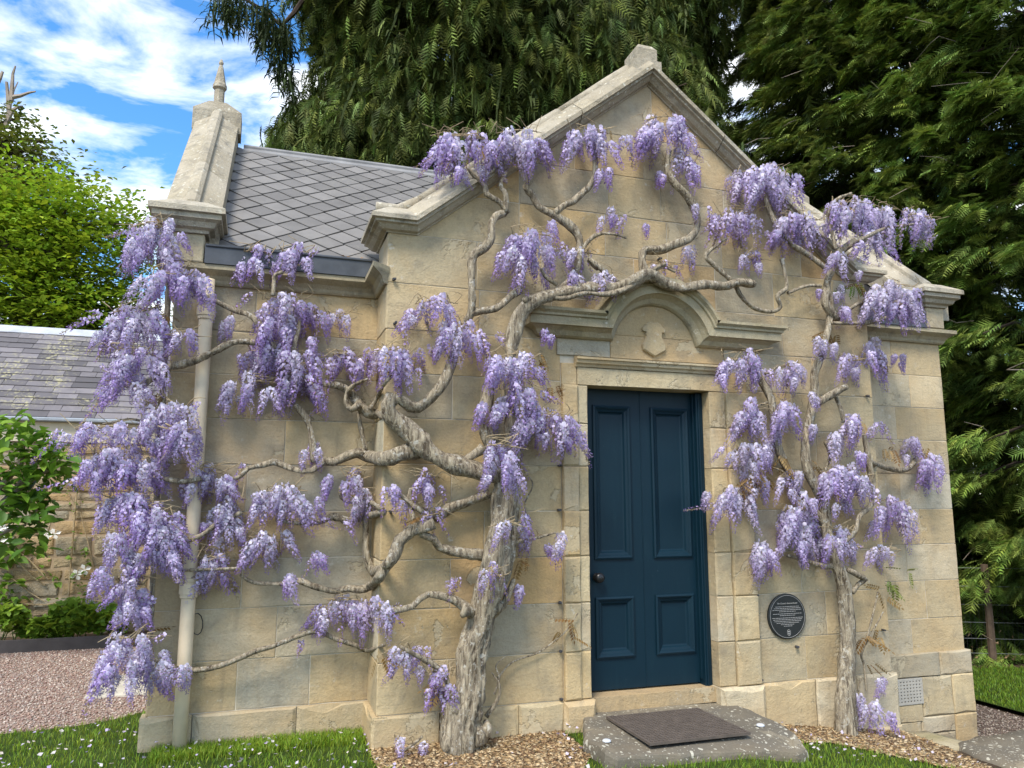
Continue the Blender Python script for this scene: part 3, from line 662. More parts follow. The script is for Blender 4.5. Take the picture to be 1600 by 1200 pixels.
rl_.add([(WL+.3, RIDY-d*cp, RIDZ-d*sp_+.002), (WR-.3, RIDY-d*cp, RIDZ-d*sp_+.002), (WR-.3, RIDY-d*cp, RIDZ-d*sp_+.022), (WL+.3, RIDY-d*cp, RIDZ-d*sp_+.022)], [(0, 1, 2, 3)])
V, F = tube([(WL+.3, RIDY, RIDZ+.02, .028), (1.5, RIDY, RIDZ+.022, .028), (WR-.3, RIDY, RIDZ+.02, .028)], 8, .3); rl_.add(V, F)
rl_.build('ridge_flashing', plain('grey ridge lead', (.24, .235, .23), .6, .3, 0, .25, 6), roof)

# downpipe with collars
px0, _, pz0 = P(284, 1172, WY-.09); px1, _, pz1 = P(324, 476, WY-.09); pxm_ = (px0+px1)/2-.01
V, F = tube([(pxm_, WY-.08, .10, .042), (pxm_, WY-.08, 1.4, .042), (pxm_, WY-.08, 2.6, .042), (pxm_, WY-.08, EBZ+.02, .042)], 16, .5); dpipe = obj('downpipe', V, F, PIPE, house, True)
for zc in (P(295, 920, WY-.08)[2], P(323, 487, WY-.08)[2], 1.9 if False else None):
    if zc is None: continue
    rr = [(.043, -.055), (.050, -.05), (.050, -.03), (.056, -.028), (.056, .03), (.050, .032), (.050, .042), (.058, .045), (.058, .062), (.043, .066)]
    B().loft([[(pxm_+r*math.cos(a), WY-.08+r*math.sin(a), zc+h) for a in np.linspace(0, 2*math.pi, 18, endpoint=False)] for r, h in rr], cap=False).build('pipe_collar', PIPE, dpipe, False)
V, F = tube([(*P(308+9*math.cos(a), 975+17*math.sin(a), WY-.03), .003) for a in np.linspace(-1.4, 4.9, 12)], 5, .02); obj('cable_loop', V, F, BLACK, house)
# vine eyes in the joints
for x, y in ((874, 727), (874, 797), (875, 942), (876, 1017), (877, 1092), (616, 437), (617, 505), (1183, 995), (1189, 1062), (1182, 929), (610, 800), (1245, 1010), (1379, 984), (1355, 619), (668, 505), (1030, 404)):
    c = P(x, y, -.012); vb = B()
    for k in range(3):
        q = (c[0]+random.uniform(-.008, .008), c[1]-.006*k, c[2]+random.uniform(-.006, .006)); vb.box(q[0]-.007, q[0]+.007, q[1]-.012, q[1]+.01, q[2]-.006, q[2]+.006, .002)
    vb.build('vine_eye', IRON, house)
# ventilation grille low on the right wing
vg = B(); nx, nz = 8, 7; vy = WY-.045; VX0, VX1, VZ0, VZ1 = 4.93, 5.21, .008, .207
cw, ch = (VX1-VX0-.024)/nx, (VZ1-VZ0-.024)/nz
vg.box(VX0, VX1, vy+.006, vy+.02, VZ0, VZ0+.012); vg.box(VX0, VX1, vy+.006, vy+.02, VZ1-.012, VZ1)
vg.box(VX0, VX0+.012, vy+.006, vy+.02, VZ0+.012, VZ1-.012); vg.box(VX1-.012, VX1, vy+.006, vy+.02, VZ0+.012, VZ1-.012)
for i in range(nx+1): xx = VX0+.012+i*cw; vg.box(xx-cw*.3, xx+cw*.3, vy+.0075, vy+.018, VZ0+.011, VZ1-.011)
for j in range(nz+1): zz_ = VZ0+.012+j*ch; vg.box(VX0+.011, VX1-.011, vy+.007, vy+.0185, zz_-ch*.3, zz_+ch*.3)
vgo = vg.build('vent_grille', GRILLE, house); B().box(VX0+.004, VX1-.004, vy+.024, vy+.03, VZ0+.004, VZ1-.004).build('vent_shade', HOLE_SHADE, house)  # dark plate behind the grille paints the shade in its openings

# plaque on the wall
pc = P(1230, 963, -.02); PR = .158
plq = thing('plaque', (pc[0], -.002, pc[2]), 'round black engraved plaque on the wall beside the blue door', 'plaque')
n = 48; B().loft([[(pc[0]+r*math.cos(a), y, pc[2]+r*math.sin(a)) for a in np.linspace(0, 2*math.pi, n, endpoint=False)] for r, y in ((PR, -.003), (PR, -.020), (PR-.006, -.024))]).build('disc', plain('black plaque', (.018, .021, .021), .45, .4, 0, .15), plq)
def ring(cx, cz, rx, rz, wd, y, name):
    A = np.linspace(0, 2*math.pi, 48, endpoint=False); rb_ = B()
    rb_.loft([[(cx+(rx+dx)*math.cos(a), yy, cz+(rz+dx)*math.sin(a)) for a in A] for dx, yy in ((wd, y+.002), (wd, y), (-wd, y), (-wd, y+.002))], cap=False); return rb_.build(name, WHITE, plq)
ring(pc[0], pc[2], PR-.012, PR-.012, .0010, -.0252, 'rim_line')
def text(body, x, z, size, y, shear=0.):
    cu = bpy.data.curves.new('t', 'FONT'); cu.body = body; cu.size = size; cu.align_x = 'CENTER'; cu.shear = shear; cu.extrude = .0006
    to = bpy.data.objects.new('t', cu); COL.objects.link(to); dg = bpy.context.evaluated_depsgraph_get(); me = bpy.data.meshes.new_from_object(to.evaluated_get(dg)); bpy.data.objects.remove(to)
    me.transform(Matrix.Translation((x, y, z)) @ Matrix.Rotation(math.pi/2, 4, 'X')); me.materials.clear(); me.materials.append(WHITE)
    o = bpy.data.objects.new('lettering', me); link(o, plq); return o
text("The Queen\u2019s Summerhouse", pc[0], pc[2]+.086, .0155, -.0250, .25)
lt = B(); widths = [.20, .225, .25, .14, .245, .13, .26, .245, .225, .19, .12, .07]; zt = pc[2]+.068; gaps = [0, 0, 0, .004, 0, .006, 0, 0, 0, 0, 0, 0]
for k, wd in enumerate(widths):
    x = pc[0]-wd/2
    while x < pc[0]+wd/2-.004:
        L = min(random.uniform(.008, .026), pc[0]+wd/2-x); lt.box(x, x+L, -.0250, -.0238, zt-.0016, zt+.0016); x += L+.0035
    zt -= .0113+gaps[k]
lt.build('lettering', WHITE, plq)
ring(pc[0]+.004, pc[2]-.112, .0135, .021, .0011, -.0252, 'emblem'); B().box(pc[0]-.004, pc[0]+.012, -.0252, -.0236, pc[2]-.107, pc[2]-.101).box(pc[0], pc[0]+.008, -.0252, -.0236, pc[2]-.124, pc[2]-.112).build('emblem', WHITE, plq)

# doorstep slab with two glass studs and the rubber mat
SZT = .268
stp = [(2.06, .10), (2.03, -.10), (1.87, -.44), (1.885, -.70), (1.93, -.765), (2.3, -.79), (2.8, -.82), (3.04, -.86), (3.12, -.82), (3.19, -.45), (3.20, .10)]
step = thing('doorstep', (2.55, -.4, .15), 'worn grey lichen-spotted doorstep slab under the blue door', 'step')
def ins(pl, d): cx, cy = 2.57, -.4; return [(cx+(x-cx)*(1-d), cy+(y-cy)*(1-d)) for x, y in pl]
dense = []
for i in range(len(stp)):
    a, b = stp[i], stp[(i+1) % len(stp)]; k = max(1, int(math.dist(a, b)/.08))
    for j in range(k): dense.append((a[0]+(b[0]-a[0])*j/k+random.gauss(0, .005), min(.11, a[1]+(b[1]-a[1])*j/k+random.gauss(0, .005))))
def rg(d, z, jz=0): return [(x, y, z+random.gauss(0, jz)-max(0, x-2.9)*.06-(max(0, -.70-y)*.45 if z > .1 else 0)) for x, y in ins(dense, d)]
B().loft([rg(.01, .02), rg(0, .12, .006), rg(0, .235, .005), rg(.006, .256, .003), rg(.018, SZT-.002, .001), rg(.03, SZT)]).build('slab', STEP, step)
for x, y in ((948, 1158), (1188, 1131)):
    c = G(x, y, SZT); B().loft([[(c[0]+r*math.cos(a), c[1]+r*math.sin(a), SZT-.01*(c[0] > 3)+h) for a in np.linspace(0, 2*math.pi, 14, endpoint=False)] for r, h in ((.026, -.002), (.026, .004), (.019, .010), (.008, .012))]).build('glass_stud', GLASS, step, True)
mt = thing('door_mat', (2.48, -.42, SZT), 'brown perforated rubber mat on the doorstep', 'mat')
MX0, MX1, MY0, MY1 = 2.16, 2.82, -.715, -.14; mzt = SZT+.016
mb = B(); nx, ny = 26, 18; cw, ch = (MX1-MX0-.02)/nx, (MY1-MY0-.02)/ny
mb.box(MX0, MX1, MY0, MY0+.01, SZT+.001, mzt); mb.box(MX0, MX1, MY1-.01, MY1, SZT+.001, mzt); mb.box(MX0, MX0+.01, MY0+.01, MY1-.01, SZT+.001, mzt); mb.box(MX1-.01, MX1, MY0+.01, MY1-.01, SZT+.001, mzt)
for j in range(ny):
    for i in range(nx):
        x0 = MX0+.01+i*cw; y0 = MY0+.01+j*ch; hx, hy = cw*.40, ch*.36; cx, cy = x0+cw/2, y0+ch/2
        O = [(x0, y0), (x0+cw/2, y0), (x0+cw, y0), (x0+cw, cy), (x0+cw, y0+ch), (cx, y0+ch), (x0, y0+ch), (x0, cy)]
        I = [(cx+hx*math.cos(a), cy+hy*math.sin(a)) for a in [math.atan2(q[1]-cy, q[0]-cx) for q in O]]
        mb.add([(*q, mzt) for q in O]+[(*q, mzt) for q in I]+[(*q, SZT+.002) for q in I], [(k, (k+1) % 8, 8+(k+1) % 8, 8+k) for k in range(8)]+[(8+k, 8+(k+1) % 8, 16+(k+1) % 8, 16+k) for k in range(8)])
mb.build('mesh_pad', RUBBER, mt); B().box(MX0+.011, MX1-.011, MY0+.011, MY1-.011, SZT+.0008, SZT+.004).build('pad_shade', HOLE_SHADE, mt)  # dark sheet under the mesh paints the shade in its holes

# slabs lying about
def slab(name, pts, z0, z1, m, label, jig=.004):
    dn = []
    for i in range(len(pts)):
        a, b = pts[i], pts[(i+1) % len(pts)]; k = max(1, int(math.dist(a, b)/.09))
        for j in range(k): dn.append((a[0]+(b[0]-a[0])*j/k+random.gauss(0, jig), a[1]+(b[1]-a[1])*j/k+random.gauss(0, jig)))
    cx = sum(p[0] for p in dn)/len(dn); cy = sum(p[1] for p in dn)/len(dn); S = lambda k, z, jz: [(cx+(x-cx)*k, cy+(y-cy)*k, z+random.gauss(0, jz)) for x, y in dn]
    h = z1-z0
    o = B().loft([S(1, z0, 0), S(1.0, z1-.25*h, .004), S(.985, z1-.08*h, .003), S(.95, z1, .003), S(.5, z1+.004, .002)]).build(name, m, None, True); return tag(o, label, 'slab')
c = [g2(130, 1089, .2), g2(200, 1055, .2), g2(232, 1052, .2), (-.57, g2(220, 1055, .2)[1]), (-.57, g2(225, 1085, .2)[1])]
slab('stone_slab', [g2(131, 1089, .2), g2(158, 1057, .2), (-.575, g2(220, 1052, .2)[1]), (-.575, g2(225, 1082, .2)[1])], .16, .202, plain('pale paving', (.46, .43, .36), .9, .2, 0, .2, 6, .4), 'pale paving slab on the pink gravel at the building corner')
slab('coping_slab', [(4.60, -.62), (4.72, -.36), (5.4, -.30), (6.6, -.20), (6.75, -.75), (5.6, -.95), (4.66, -.98)], -.3, -.035, STEP, 'broad lichened coping stone of the terrace edge by the path', .01)
slab('kerb_stone', [(4.50, .0), (4.58, -.42), (4.86, -.46), (4.80, -.04)], -.45, -.052, STONE_OLD, 'white-spotted kerb stone at the foot of the gable corner', .008)
# terrace retaining face below the mulch bed

# ------------------------------------------------------------------ outbuilding on the left: rubble wall, cream fascia, slate roof
OY = 4.62; OX0, OX1 = -5.5, -.62
ob = thing('outbuilding', (-2.5, 5.5, .18), 'low outbuilding with rubble stone wall and purple-grey slate roof', 'building')
EVZ = P(100, 690, OY)[2]
ow = B().box(OX0, OX1, OY+.002, OY+3.4, .1, EVZ+.2).build('wall', RMORTAR, ob)
RP = [(.40, .315, .19), (.36, .30, .21), (.44, .33, .185), (.33, .29, .225), (.42, .30, .16), (.38, .345, .26)]
z = .12
while z < EVZ+.02:
    h = random.choice((.10, .13, .16, .19, .22)); x = -4.7+random.uniform(0, .3)
    while x < OX1:
        L = random.uniform(.14, .5); x1 = min(x+L, OX1); m_ = .014
        if x1-x > .07:
            q = lambda s: random.uniform(-s, s)
            sub = [(x, x1, z, z+h)]
            if h > .17 and random.random() < .3: sub = [(x, x1, z, z+h*.45), (x, x1, z+h*.45, z+h)]
            for (a0, a1, c0, c1) in sub:
                pl = [(a0+m_+q(.012), c0+m_+q(.010)), ((a0+a1)/2+q(.03), c0+m_*.8+q(.008)), (a1-m_+q(.012), c0+m_+q(.010)), (a1-m_*.8+q(.01), (c0+c1)/2), (a1-m_+q(.012), c1-m_+q(.010)), ((a0+a1)/2+q(.03), c1-m_*.8+q(.008)), (a0+m_+q(.012), c1-m_+q(.010)), (a0+m_*.8+q(.01), (c0+c1)/2)]
                y0 = OY-random.uniform(0, .022)
                V, F = block_poly(pl, y0, OY+.05, 0, .014, .003, .09); n = len(V)//3
                cx = sum(v[0] for v in V[2*n:])/n; cz = sum(v[2] for v in V[2*n:])/n
                V.append((cx+q(.03), y0-random.uniform(.002, .014), cz+q(.02))); F = F[1:]+[(2*n+i, 2*n+(i+1) % n, 3*n) for i in range(n)]
                obj('rubble_stone', V, F, RUBBLE, ow, color=shade(random.choice(RP), .14))
        x = x1
    z += h
FZ = P(100, 665, OY-.03)[2]; GZ_ = P(100, 655, OY-.06)[2]
B().box(OX0, OX1, OY-.035, OY+.02, EVZ-.01, FZ+.035, .004).build('fascia', CREAM, ob)
B().box(OX0, OX1, OY-.12, OY-.02, FZ+.036, GZ_+.012, .01).build('gutter', plain('zinc gutter', (.30, .33, .37), .45, .5, 0, .25, 4), ob)
OP = R(38); oc, os_ = math.cos(OP), math.sin(OP); ez = GZ_+.02; ey = OY-.06
OL = 0
for t in np.linspace(.5, 4, 351):                                        # slope length up to the flashing seen at y=519
    v = np.array([-1.9, ey+t*oc, ez+t*os_])-CAM; yy = 600-FPX*np.dot(v, UP)/np.dot(v, FW)
    if yy < 522: OL = t; break
OL = OL or 2.2
ro = B().add([(OX0, ey, ez-.03), (OX1+.1, ey, ez-.03), (OX1+.1, ey+OL*oc, ez-.03+OL*os_), (OX0, ey+OL*oc, ez-.03+OL*os_), (OX1+.1, ey+2*OL*oc, ez-.03), (OX0, ey+2*OL*oc, ez-.03)], [(0, 1, 2, 3), (3, 2, 4, 5)]).build('roof', SLATE2, ob)
nr = 16; rh = OL/nr
sm2 = {}
for wd in (.17, .20, .23, .26):
    hh = rh*1.35; tt = .013
    sm2[wd] = mesh('slate', [(-wd/2+.002, 0, 0), (wd/2-.002, 0, 0), (wd/2-.002, hh, 0), (-wd/2+.002, hh, 0), (-wd/2+.002, 0, tt), (wd/2-.002, 0, tt), (wd/2-.002, hh, tt*.5), (-wd/2+.002, hh, tt*.5)],
                    [(3, 2, 1, 0), (4, 5, 6, 7), (0, 1, 5, 4), (1, 2, 6, 5), (2, 3, 7, 6), (3, 0, 4, 7)], SLATE2)
for r in range(nr):
    x = -4.2+random.uniform(0, .12)
    while x < OX1-.2:
        wd = random.choice((.20, .23, .23, .26, .17)); s = r*rh+random.gauss(0, .003)
        inst('slate', sm2[wd], ro, Matrix.Translation((x+wd/2, ey+s*oc-os_*0, ez+s*os_-.008)) @ Matrix.Rotation(OP-.035+random.gauss(0, .008), 4, 'X') @ Matrix.Rotation(random.gauss(0, .012), 4, 'Z'))
        x += wd
t0, t1 = OL-.13, OL+.01
B().add([(OX0, ey+t0*oc, ez+t0*os_+.014), (OX1+.1, ey+t0*oc, ez+t0*os_+.014), (OX1+.1, ey+t1*oc, ez+t1*os_+.03), (OX0, ey+t1*oc, ez+t1*os_+.03), (OX0, ey+(t1+.06)*oc, ez+t1*os_), (OX1+.1, ey+(t1+.06)*oc, ez+t1*os_), (OX0, ey+t0*oc, ez+t0*os_-.004), (OX1+.1, ey+t0*oc, ez+t0*os_-.004)], [(0, 1, 2, 3), (3, 2, 5, 4), (6, 7, 1, 0)]).build('ridge_flashing', LEADPALE, ro)
# edging board of the border
eb = B().box(-6, -.75, 4.02, 4.05, .15, .30, .004).build('edging_board', TIMBER); tag(eb, 'dark edging board along the gravel in front of the leafy border', 'edging')
tag(obj('border_soil', [(-6, 4.05, .22), (-.62, 4.05, .22), (-.62, 4.62, .24), (-6, 4.62, .24)], [(0, 1, 2, 3)], EARTH), 'bare earth in the border below the rubble wall', None, None, 'structure')

# ------------------------------------------------------------------ foliage machinery
def rotm(yaw, pitch, roll):
    cy, sy, cp_, sp2, cr_, sr = np.cos(yaw), np.sin(yaw), np.cos(pitch), np.sin(pitch), np.cos(roll), np.sin(roll)
    Mx = np.empty((len(yaw), 3, 3))
    Mx[:, 0, 0] = cy*cr_-sy*sp2*sr; Mx[:, 0, 1] = -sy*cp_; Mx[:, 0, 2] = cy*sr+sy*sp2*cr_
    Mx[:, 1, 0] = sy*cr_+cy*sp2*sr; Mx[:, 1, 1] = cy*cp_; Mx[:, 1, 2] = sy*sr-cy*sp2*cr_
    Mx[:, 2, 0] = -cp_*sr; Mx[:, 2, 1] = sp2; Mx[:, 2, 2] = cp_*cr_
    return Mx
def scatter(tv, tf, tc_, pos, Mx, scale, col):
    n, nv = len(pos), len(tv)
    V = np.einsum('nij,vj->nvi', Mx, tv)*np.asarray(scale)[:, None, None]+pos[:, None, :]
    F = tf[None]+(np.arange(n)*nv)[:, None, None]; C = np.clip(tc_[None]*col[:, None, :], 0, 1)
    return V.reshape(-1, 3), F.reshape(-1, 3), C.reshape(-1, 3)
def ribbon(pts, wd, axis=(1, 0, 0)):
    """tapered strip along pts, ends in a point; returns verts, tris"""
    ax = np.array(axis); V = []; F = []
    n = len(pts)
    for i, p in enumerate(pts[:-1]):
        k = wd*(.6 if i == 0 else 1.); V += [np.array(p)-ax*k/2, np.array(p)+ax*k/2]
    V.append(np.array(pts[-1]))
    for i in range(n-2): a = 2*i; F += [(a, a+1, a+3), (a, a+3, a+2)]
    F.append((2*(n-2), 2*(n-2)+1, 2*(n-1))); return V, F
def tassel(seed):
    rs = np.random.default_rng(seed); V = []; F = []; C = []
    def add(v, f, c): o = len(V); V.extend(v); F.extend([tuple(i+o for i in q) for q in f]); C.extend([c]*len(v))
    v, f = ribbon([(0, 0, 0), (.03, .0, -.5), (0, .02, -1.)], .05); add(v, f, .9)
    for i in range(11):
        t = (i+.3)/11; a = rs.uniform(0, 6.28); o = rs.uniform(.12, .34)*(1-.4*t); L = rs.uniform(.14, .32); dx, dy = math.cos(a)*o, math.sin(a)*o
        v, f = ribbon([(0, 0, -t*.8), (dx*.8, dy*.8, -t*.8-.05), (dx*1.1, dy*1.1, -t*.8-L)], .062, (-math.sin(a)*.6+.4, math.cos(a)*.6, 0)); add(v, f, rs.uniform(.75, 1.25))
    return np.array(V), np.array(F), np.array(C)[:, None]*np.ones(3)
def fan(seed, droop=.35):
    """flat fern-like spray, grows along +Y and droops"""
    rs = np.random.default_rng(seed); V = []; F = []; C = []
    def add(v, f, c): o = len(V); V.extend(v); F.extend([tuple(i+o for i in q) for q in f]); C.extend([c]*len(v))
    z = lambda y: -droop*y*y
    v, f = ribbon([(0, 0, 0), (0, .5, z(.5)), (0, 1., z(1.))], .05); add(v, f, .8)
    for i in range(7):
        y = .10+.12*i
        for s in (-1, 1):
            L = .40*(1-.75*abs(y-.35))*rs.uniform(.75, 1.2); e = rs.uniform(.7, 1.2); w = .055
            v = [np.array((0, y-w, z(y))), np.array((0, y+w, z(y))), np.array((s*L*.8, y+L*.8*e, z(y)-.12*L-droop*.3*L))]; add(v, [(0, 1, 2)], rs.uniform(.65, 1.35))
    return np.array(V), np.array(F), np.array(C)[:, None]*np.ones(3)
def leafclump(seed, n=14, size=.11, spread=.28, flat=.5):
    rs = np.random.default_rng(seed); V = []; F = []; C = []
    for i in range(n):
        p = rs.normal(0, spread, 3)*np.array([1, 1, flat]); a = rs.uniform(0, 6.28); d = np.array([math.cos(a), math.sin(a), rs.uniform(-.6, .2)]); d /= np.linalg.norm(d); s_ = np.cross(d, [0, 0, 1]); s_ /= np.linalg.norm(s_); L = size*rs.uniform(.7, 1.25)
        o = len(V); up = np.array([0, 0, .12*L]); V += [p, p+d*L*.5+s_*L*.3+up, p+d*L, p+d*L*.5-s_*L*.3+up]; F += [(o, o+1, o+2), (o, o+2, o+3)]; C += [rs.uniform(.7, 1.3)]*4
    return np.array(V), np.array(F), np.array(C)[:, None]*np.ones(3)
def merge(parts):
    Vs, Fs, Cs, o = [], [], [], 0
    for V, F, C in parts: Vs.append(V); Fs.append(F+o); Cs.append(C); o += len(V)
    return np.vstack(Vs), np.vstack(Fs), np.vstack(Cs)
def foliage(name, parts, m, parent):
    V, F, C = merge(parts); o = obj(name, V, F, m, parent, cols=C); return o
def ground_at(px, dist):                                                    # a point on the ground at this picture column and distance
    r = ray(px, 784); r = r/np.linalg.norm(r[:2]); return np.array([CAM[0]+r[0]*dist, CAM[1]+r[1]*dist])
TAS = [tassel(i) for i in range(4)]; FAN = [fan(i+10) for i in range(4)]; HANG = [fan(i+20, .55) for i in range(4)]

def weeping_conifer(base, rad, zlo, zhi, K, per, label, seed, col=(.120, .165, .038), zb=-.2, halfang=1.95):
    rs = np.random.default_rng(seed); cx, cy = base
    t = thing('weeping_conifer', (cx, cy, zb), label, 'tree')
    V, F = tube([(cx, cy, zb, .55), (cx+.1, cy, zb+4, .42), (cx, cy+.1, zb+10, .27), (cx, cy, zhi+1, .06)], 12, .8, .05, 5, seed); obj('trunk', V, F, BARKD, t, True)
    face = math.atan2(CAM[1]-cy, CAM[0]-cx)
    parts = {i: [] for i in range(4)}; lb_ = B(); inner_ = []
    for k in range(K):
        z = rs.uniform(5.8, 13.8) if k % 9 else (rs.uniform(zlo, 5.8) if k % 2 else rs.uniform(13.8, zhi)); az_ = face+rs.uniform(-halfang, halfang)
        prof = (.90+.10*math.sin(z*1.3+az_*3))*(1-.75*max(0, (z-13.)/(zhi-13.)))
        rr = rad*prof*(1-.34*rs.random()**1.8)
        c = np.array([cx+math.cos(az_)*rr, cy+math.sin(az_)*rr, z]); tang = np.array([-math.sin(az_), math.cos(az_), 0]); radv = np.array([math.cos(az_), math.sin(az_), 0])
        n = per; a = rs.normal(0, .20, n); b = rs.uniform(-.35, .22, n)
        p = c+tang*a[:, None]+radv*b[:, None]; p[:, 2] += -2.2*a*a-.8*np.maximum(b, 0)**2+.3*b-.55*rs.random(n)**1.5
        shade_ = rs.uniform(.5, 1.65)  # clump tones spread wide to paint lit clumps and dark gaps
        parts[k % 4].append((p, shade_*(1+.25*b)))  # outer sprays lighter, inner ones darker: light painted into the green
        if k % 3 == 0:                                                      # deeper, coarser sprays that close the crown
            m_ = 26; fr = rs.uniform(.42, .80); c2 = np.array([cx+math.cos(az_)*rad*fr, cy+math.sin(az_)*rad*fr, z])
            p2 = c2+tang*rs.normal(0, .55, m_)[:, None]+radv*rs.normal(0, .3, m_)[:, None]; p2[:, 2] += rs.normal(0, .45, m_)
            inner_.append(p2)
        if k % 14 == 0:
            V, F = tube([(cx, cy, z-.3, .05), (cx+math.cos(az_)*rr*.5, cy+math.sin(az_)*rr*.5, z+.15, .03), (*c, .012)], 5, .6); lb_.add(V, F)
    out_ = []
    for i in range(4):
        p = np.vstack([q[0] for q in parts[i]]); s = np.concatenate([q[1] for q in parts[i]]); n = len(p)
        az3 = np.arctan2(p[:, 1]-cy, p[:, 0]-cx)-math.pi/2+rs.normal(0, .9, n)
        Mx = rotm(az3, rs.normal(-.95, .35, n), rs.normal(0, .5, n)); sc = rs.uniform(.20, .46, n)
        cc = np.outer(s*rs.uniform(.75, 1.25, n), col)*np.column_stack([rs.uniform(.85, 1.25, n), np.ones(n), rs.uniform(.8, 1.2, n)])
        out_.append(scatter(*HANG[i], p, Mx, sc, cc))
    p = np.vstack(inner_); n = len(p); out_.append(scatter(*TAS[0], p, rotm(rs.uniform(0, 6.28, n), rs.normal(0, .2, n), rs.normal(0, .2, n)), rs.uniform(.6, 1.05, n), np.outer(rs.uniform(.35, .7, n), col)))  # inner sprays coloured darker to paint the shade within the crown
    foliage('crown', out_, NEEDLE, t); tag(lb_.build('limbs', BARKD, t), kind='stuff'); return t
def flat_conifer(base, rad, zlo, zhi, K, per, label, seed, col=(.060, .105, .020), zb=-.4, halfang=1.9, group=None, taper=.75, lean=0.):
    rs = np.random.default_rng(seed); cx, cy = base
    t = thing('conifer', (cx, cy, zb), label, 'tree', group)
    V, F = tube([(cx, cy, zb, .26), (cx+.05, cy, zb+3, .2), (cx, cy+.1, zb+8, .13), (cx, cy, zhi+1, .04)], 10, .8, .05, 4, seed); obj('trunk', V, F, BARKD, t, True)
    face = math.atan2(CAM[1]-cy, CAM[0]-cx); acc = {i: [] for i in range(4)}; lb_ = B(); tw = B(); in_ = []
    for k in range(K):
        z = zlo+(zhi-zlo)*rs.random(); az_ = face+rs.uniform(-halfang, halfang); rmax = rad*(1-taper*max(0., (z-zlo)/(zhi+2-zlo)))*rs.uniform(.72, 1.05)
        L = rmax; d = np.array([math.cos(az_), math.sin(az_), 0]); tang = np.array([-d[1], d[0], 0])
        s = .25+.75*np.sqrt(rs.random(per)); s = s**.8; side = rs.normal(0, .15, per)*(1.25-s)*L*.8
        p = np.array([cx, cy, z])+d*(s*L)[:, None]+tang*side[:, None]; p[:, 2] += .30*s*L*.5-.42*(s*s)*L*.55+rs.normal(0, .07, per)-.25*np.abs(side)
        az2 = az_+np.clip(side*1.2, -1, 1)+rs.normal(0, .35, per)-math.pi/2
        in_.append(np.array([cx, cy, z])+d*(rs.uniform(.05, .5, 6)*L)[:, None]+tang*rs.normal(0, .3, 6)[:, None]+rs.normal(0, .12, (6, 3)))
        acc[k % 4].append((p, az2, np.full(per, rs.uniform(.7, 1.3))*(.6+.55*s), rs.normal(-.30, .22, per)))  # green brightens to the tips; shade near the trunk painted darker
        if k % 3 == 0:
            V, F = tube([(cx, cy, z, .035), (cx+d[0]*L*.5, cy+d[1]*L*.5, z+.12*L*.5, .022), (cx+d[0]*L*.95, cy+d[1]*L*.95, z-.10*L, .006)], 4, .6); lb_.add(V, F)
        if k % 5 == 0:
            q = np.array([cx, cy, z])+d*L*rs.uniform(.6, 1.); V, F = tube([(*q, .008), (*(q+d*.3+tang*rs.uniform(-.3, .3)+np.array([0, 0, rs.uniform(-.2, .15)])), .006), (*(q+d*.55+tang*rs.uniform(-.5, .5)+np.array([0, 0, rs.uniform(-.3, .15)])), .003)], 4, .2); tw.add(V, F)
    out_ = []
    for i in range(4):
        if not acc[i]: continue
        p = np.vstack([q[0] for q in acc[i]]); az2 = np.concatenate([q[1] for q in acc[i]]); s = np.concatenate([q[2] for q in acc[i]]); pt = np.concatenate([q[3] for q in acc[i]]); n = len(p)
        Mx = rotm(az2, pt, rs.normal(0, .45, n)); sc = rs.uniform(.16, .36, n)
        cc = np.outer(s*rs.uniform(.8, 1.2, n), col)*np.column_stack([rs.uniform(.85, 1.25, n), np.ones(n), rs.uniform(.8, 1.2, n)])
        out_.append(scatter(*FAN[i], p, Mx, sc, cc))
    p = np.vstack(in_); n = len(p); out_.append(scatter(*FAN[1], p, rotm(rs.uniform(0, 6.28, n), rs.normal(-.4, .4, n), rs.normal(0, .6, n)), rs.uniform(.4, .68, n), np.outer(rs.uniform(.35, .7, n), col)))  # interior shade put into the darker colour of these inner sprays
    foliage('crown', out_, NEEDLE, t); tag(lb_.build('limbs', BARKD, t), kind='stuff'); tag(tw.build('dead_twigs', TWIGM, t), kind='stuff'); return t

weeping_conifer(ground_at(790, 15.5), 4.85, 2.0, 20., 1500, 26, 'huge weeping conifer with hanging dark green sprays behind the slate roof', 3)
# one long bough of it stands out on the left
t = bpy.data.objects['weeping_conifer']; rs = np.random.default_rng(5); pts = []
bp = [P(x, y, 9.0) for x, y in ((480, -10), (440, 40), (405, 12), (385, 0), (350, -18))]
V, F = tube([(*q, .05-.008*i) for i, q in enumerate(bp)], 6, .3); obj('bough', V, F, BARKD, t)
pp = []
for (x, y, s, n) in ((450, 45, 10, 26), (432, 35, 12, 24), (418, 22, 10, 18), (405, 12, 12, 20), (385, 2, 12, 20), (365, -5, 12, 16), (345, -14, 10, 14), (440, 85, 10, 20), (452, 110, 8, 16), (415, 50, 8, 10), (372, 10, 6, 6)):
    for k in range(n): pp.append(P(x+rs.normal(0, s), y+rs.normal(0, s*.8), 9.0+rs.normal(0, .3)))
pp = np.array(pp); n = len(pp)
foliage('crown', [scatter(*TAS[1], pp, rotm(rs.uniform(0, 6.28, n), rs.normal(0, .15, n), rs.normal(0, .15, n)), rs.uniform(.35, .8, n), np.outer(rs.uniform(.6, 1.1, n), (.045, .068, .022)))], NEEDLE, t)
grp = 'conifers behind the wire fence'
flat_conifer(ground_at(1300, 16.5), 2.9, .6, 13.5, 240, 105, 'dark conifer with drooping sprays beside the weeping one', 21, (.135, .190, .042), taper=.6)
flat_conifer(ground_at(1390, 15.0), 3.0, -.2, 12.5, 240, 105, 'conifer with sky showing between its sprays above the right kneeler', 22, (.15, .21, .045), taper=.55)
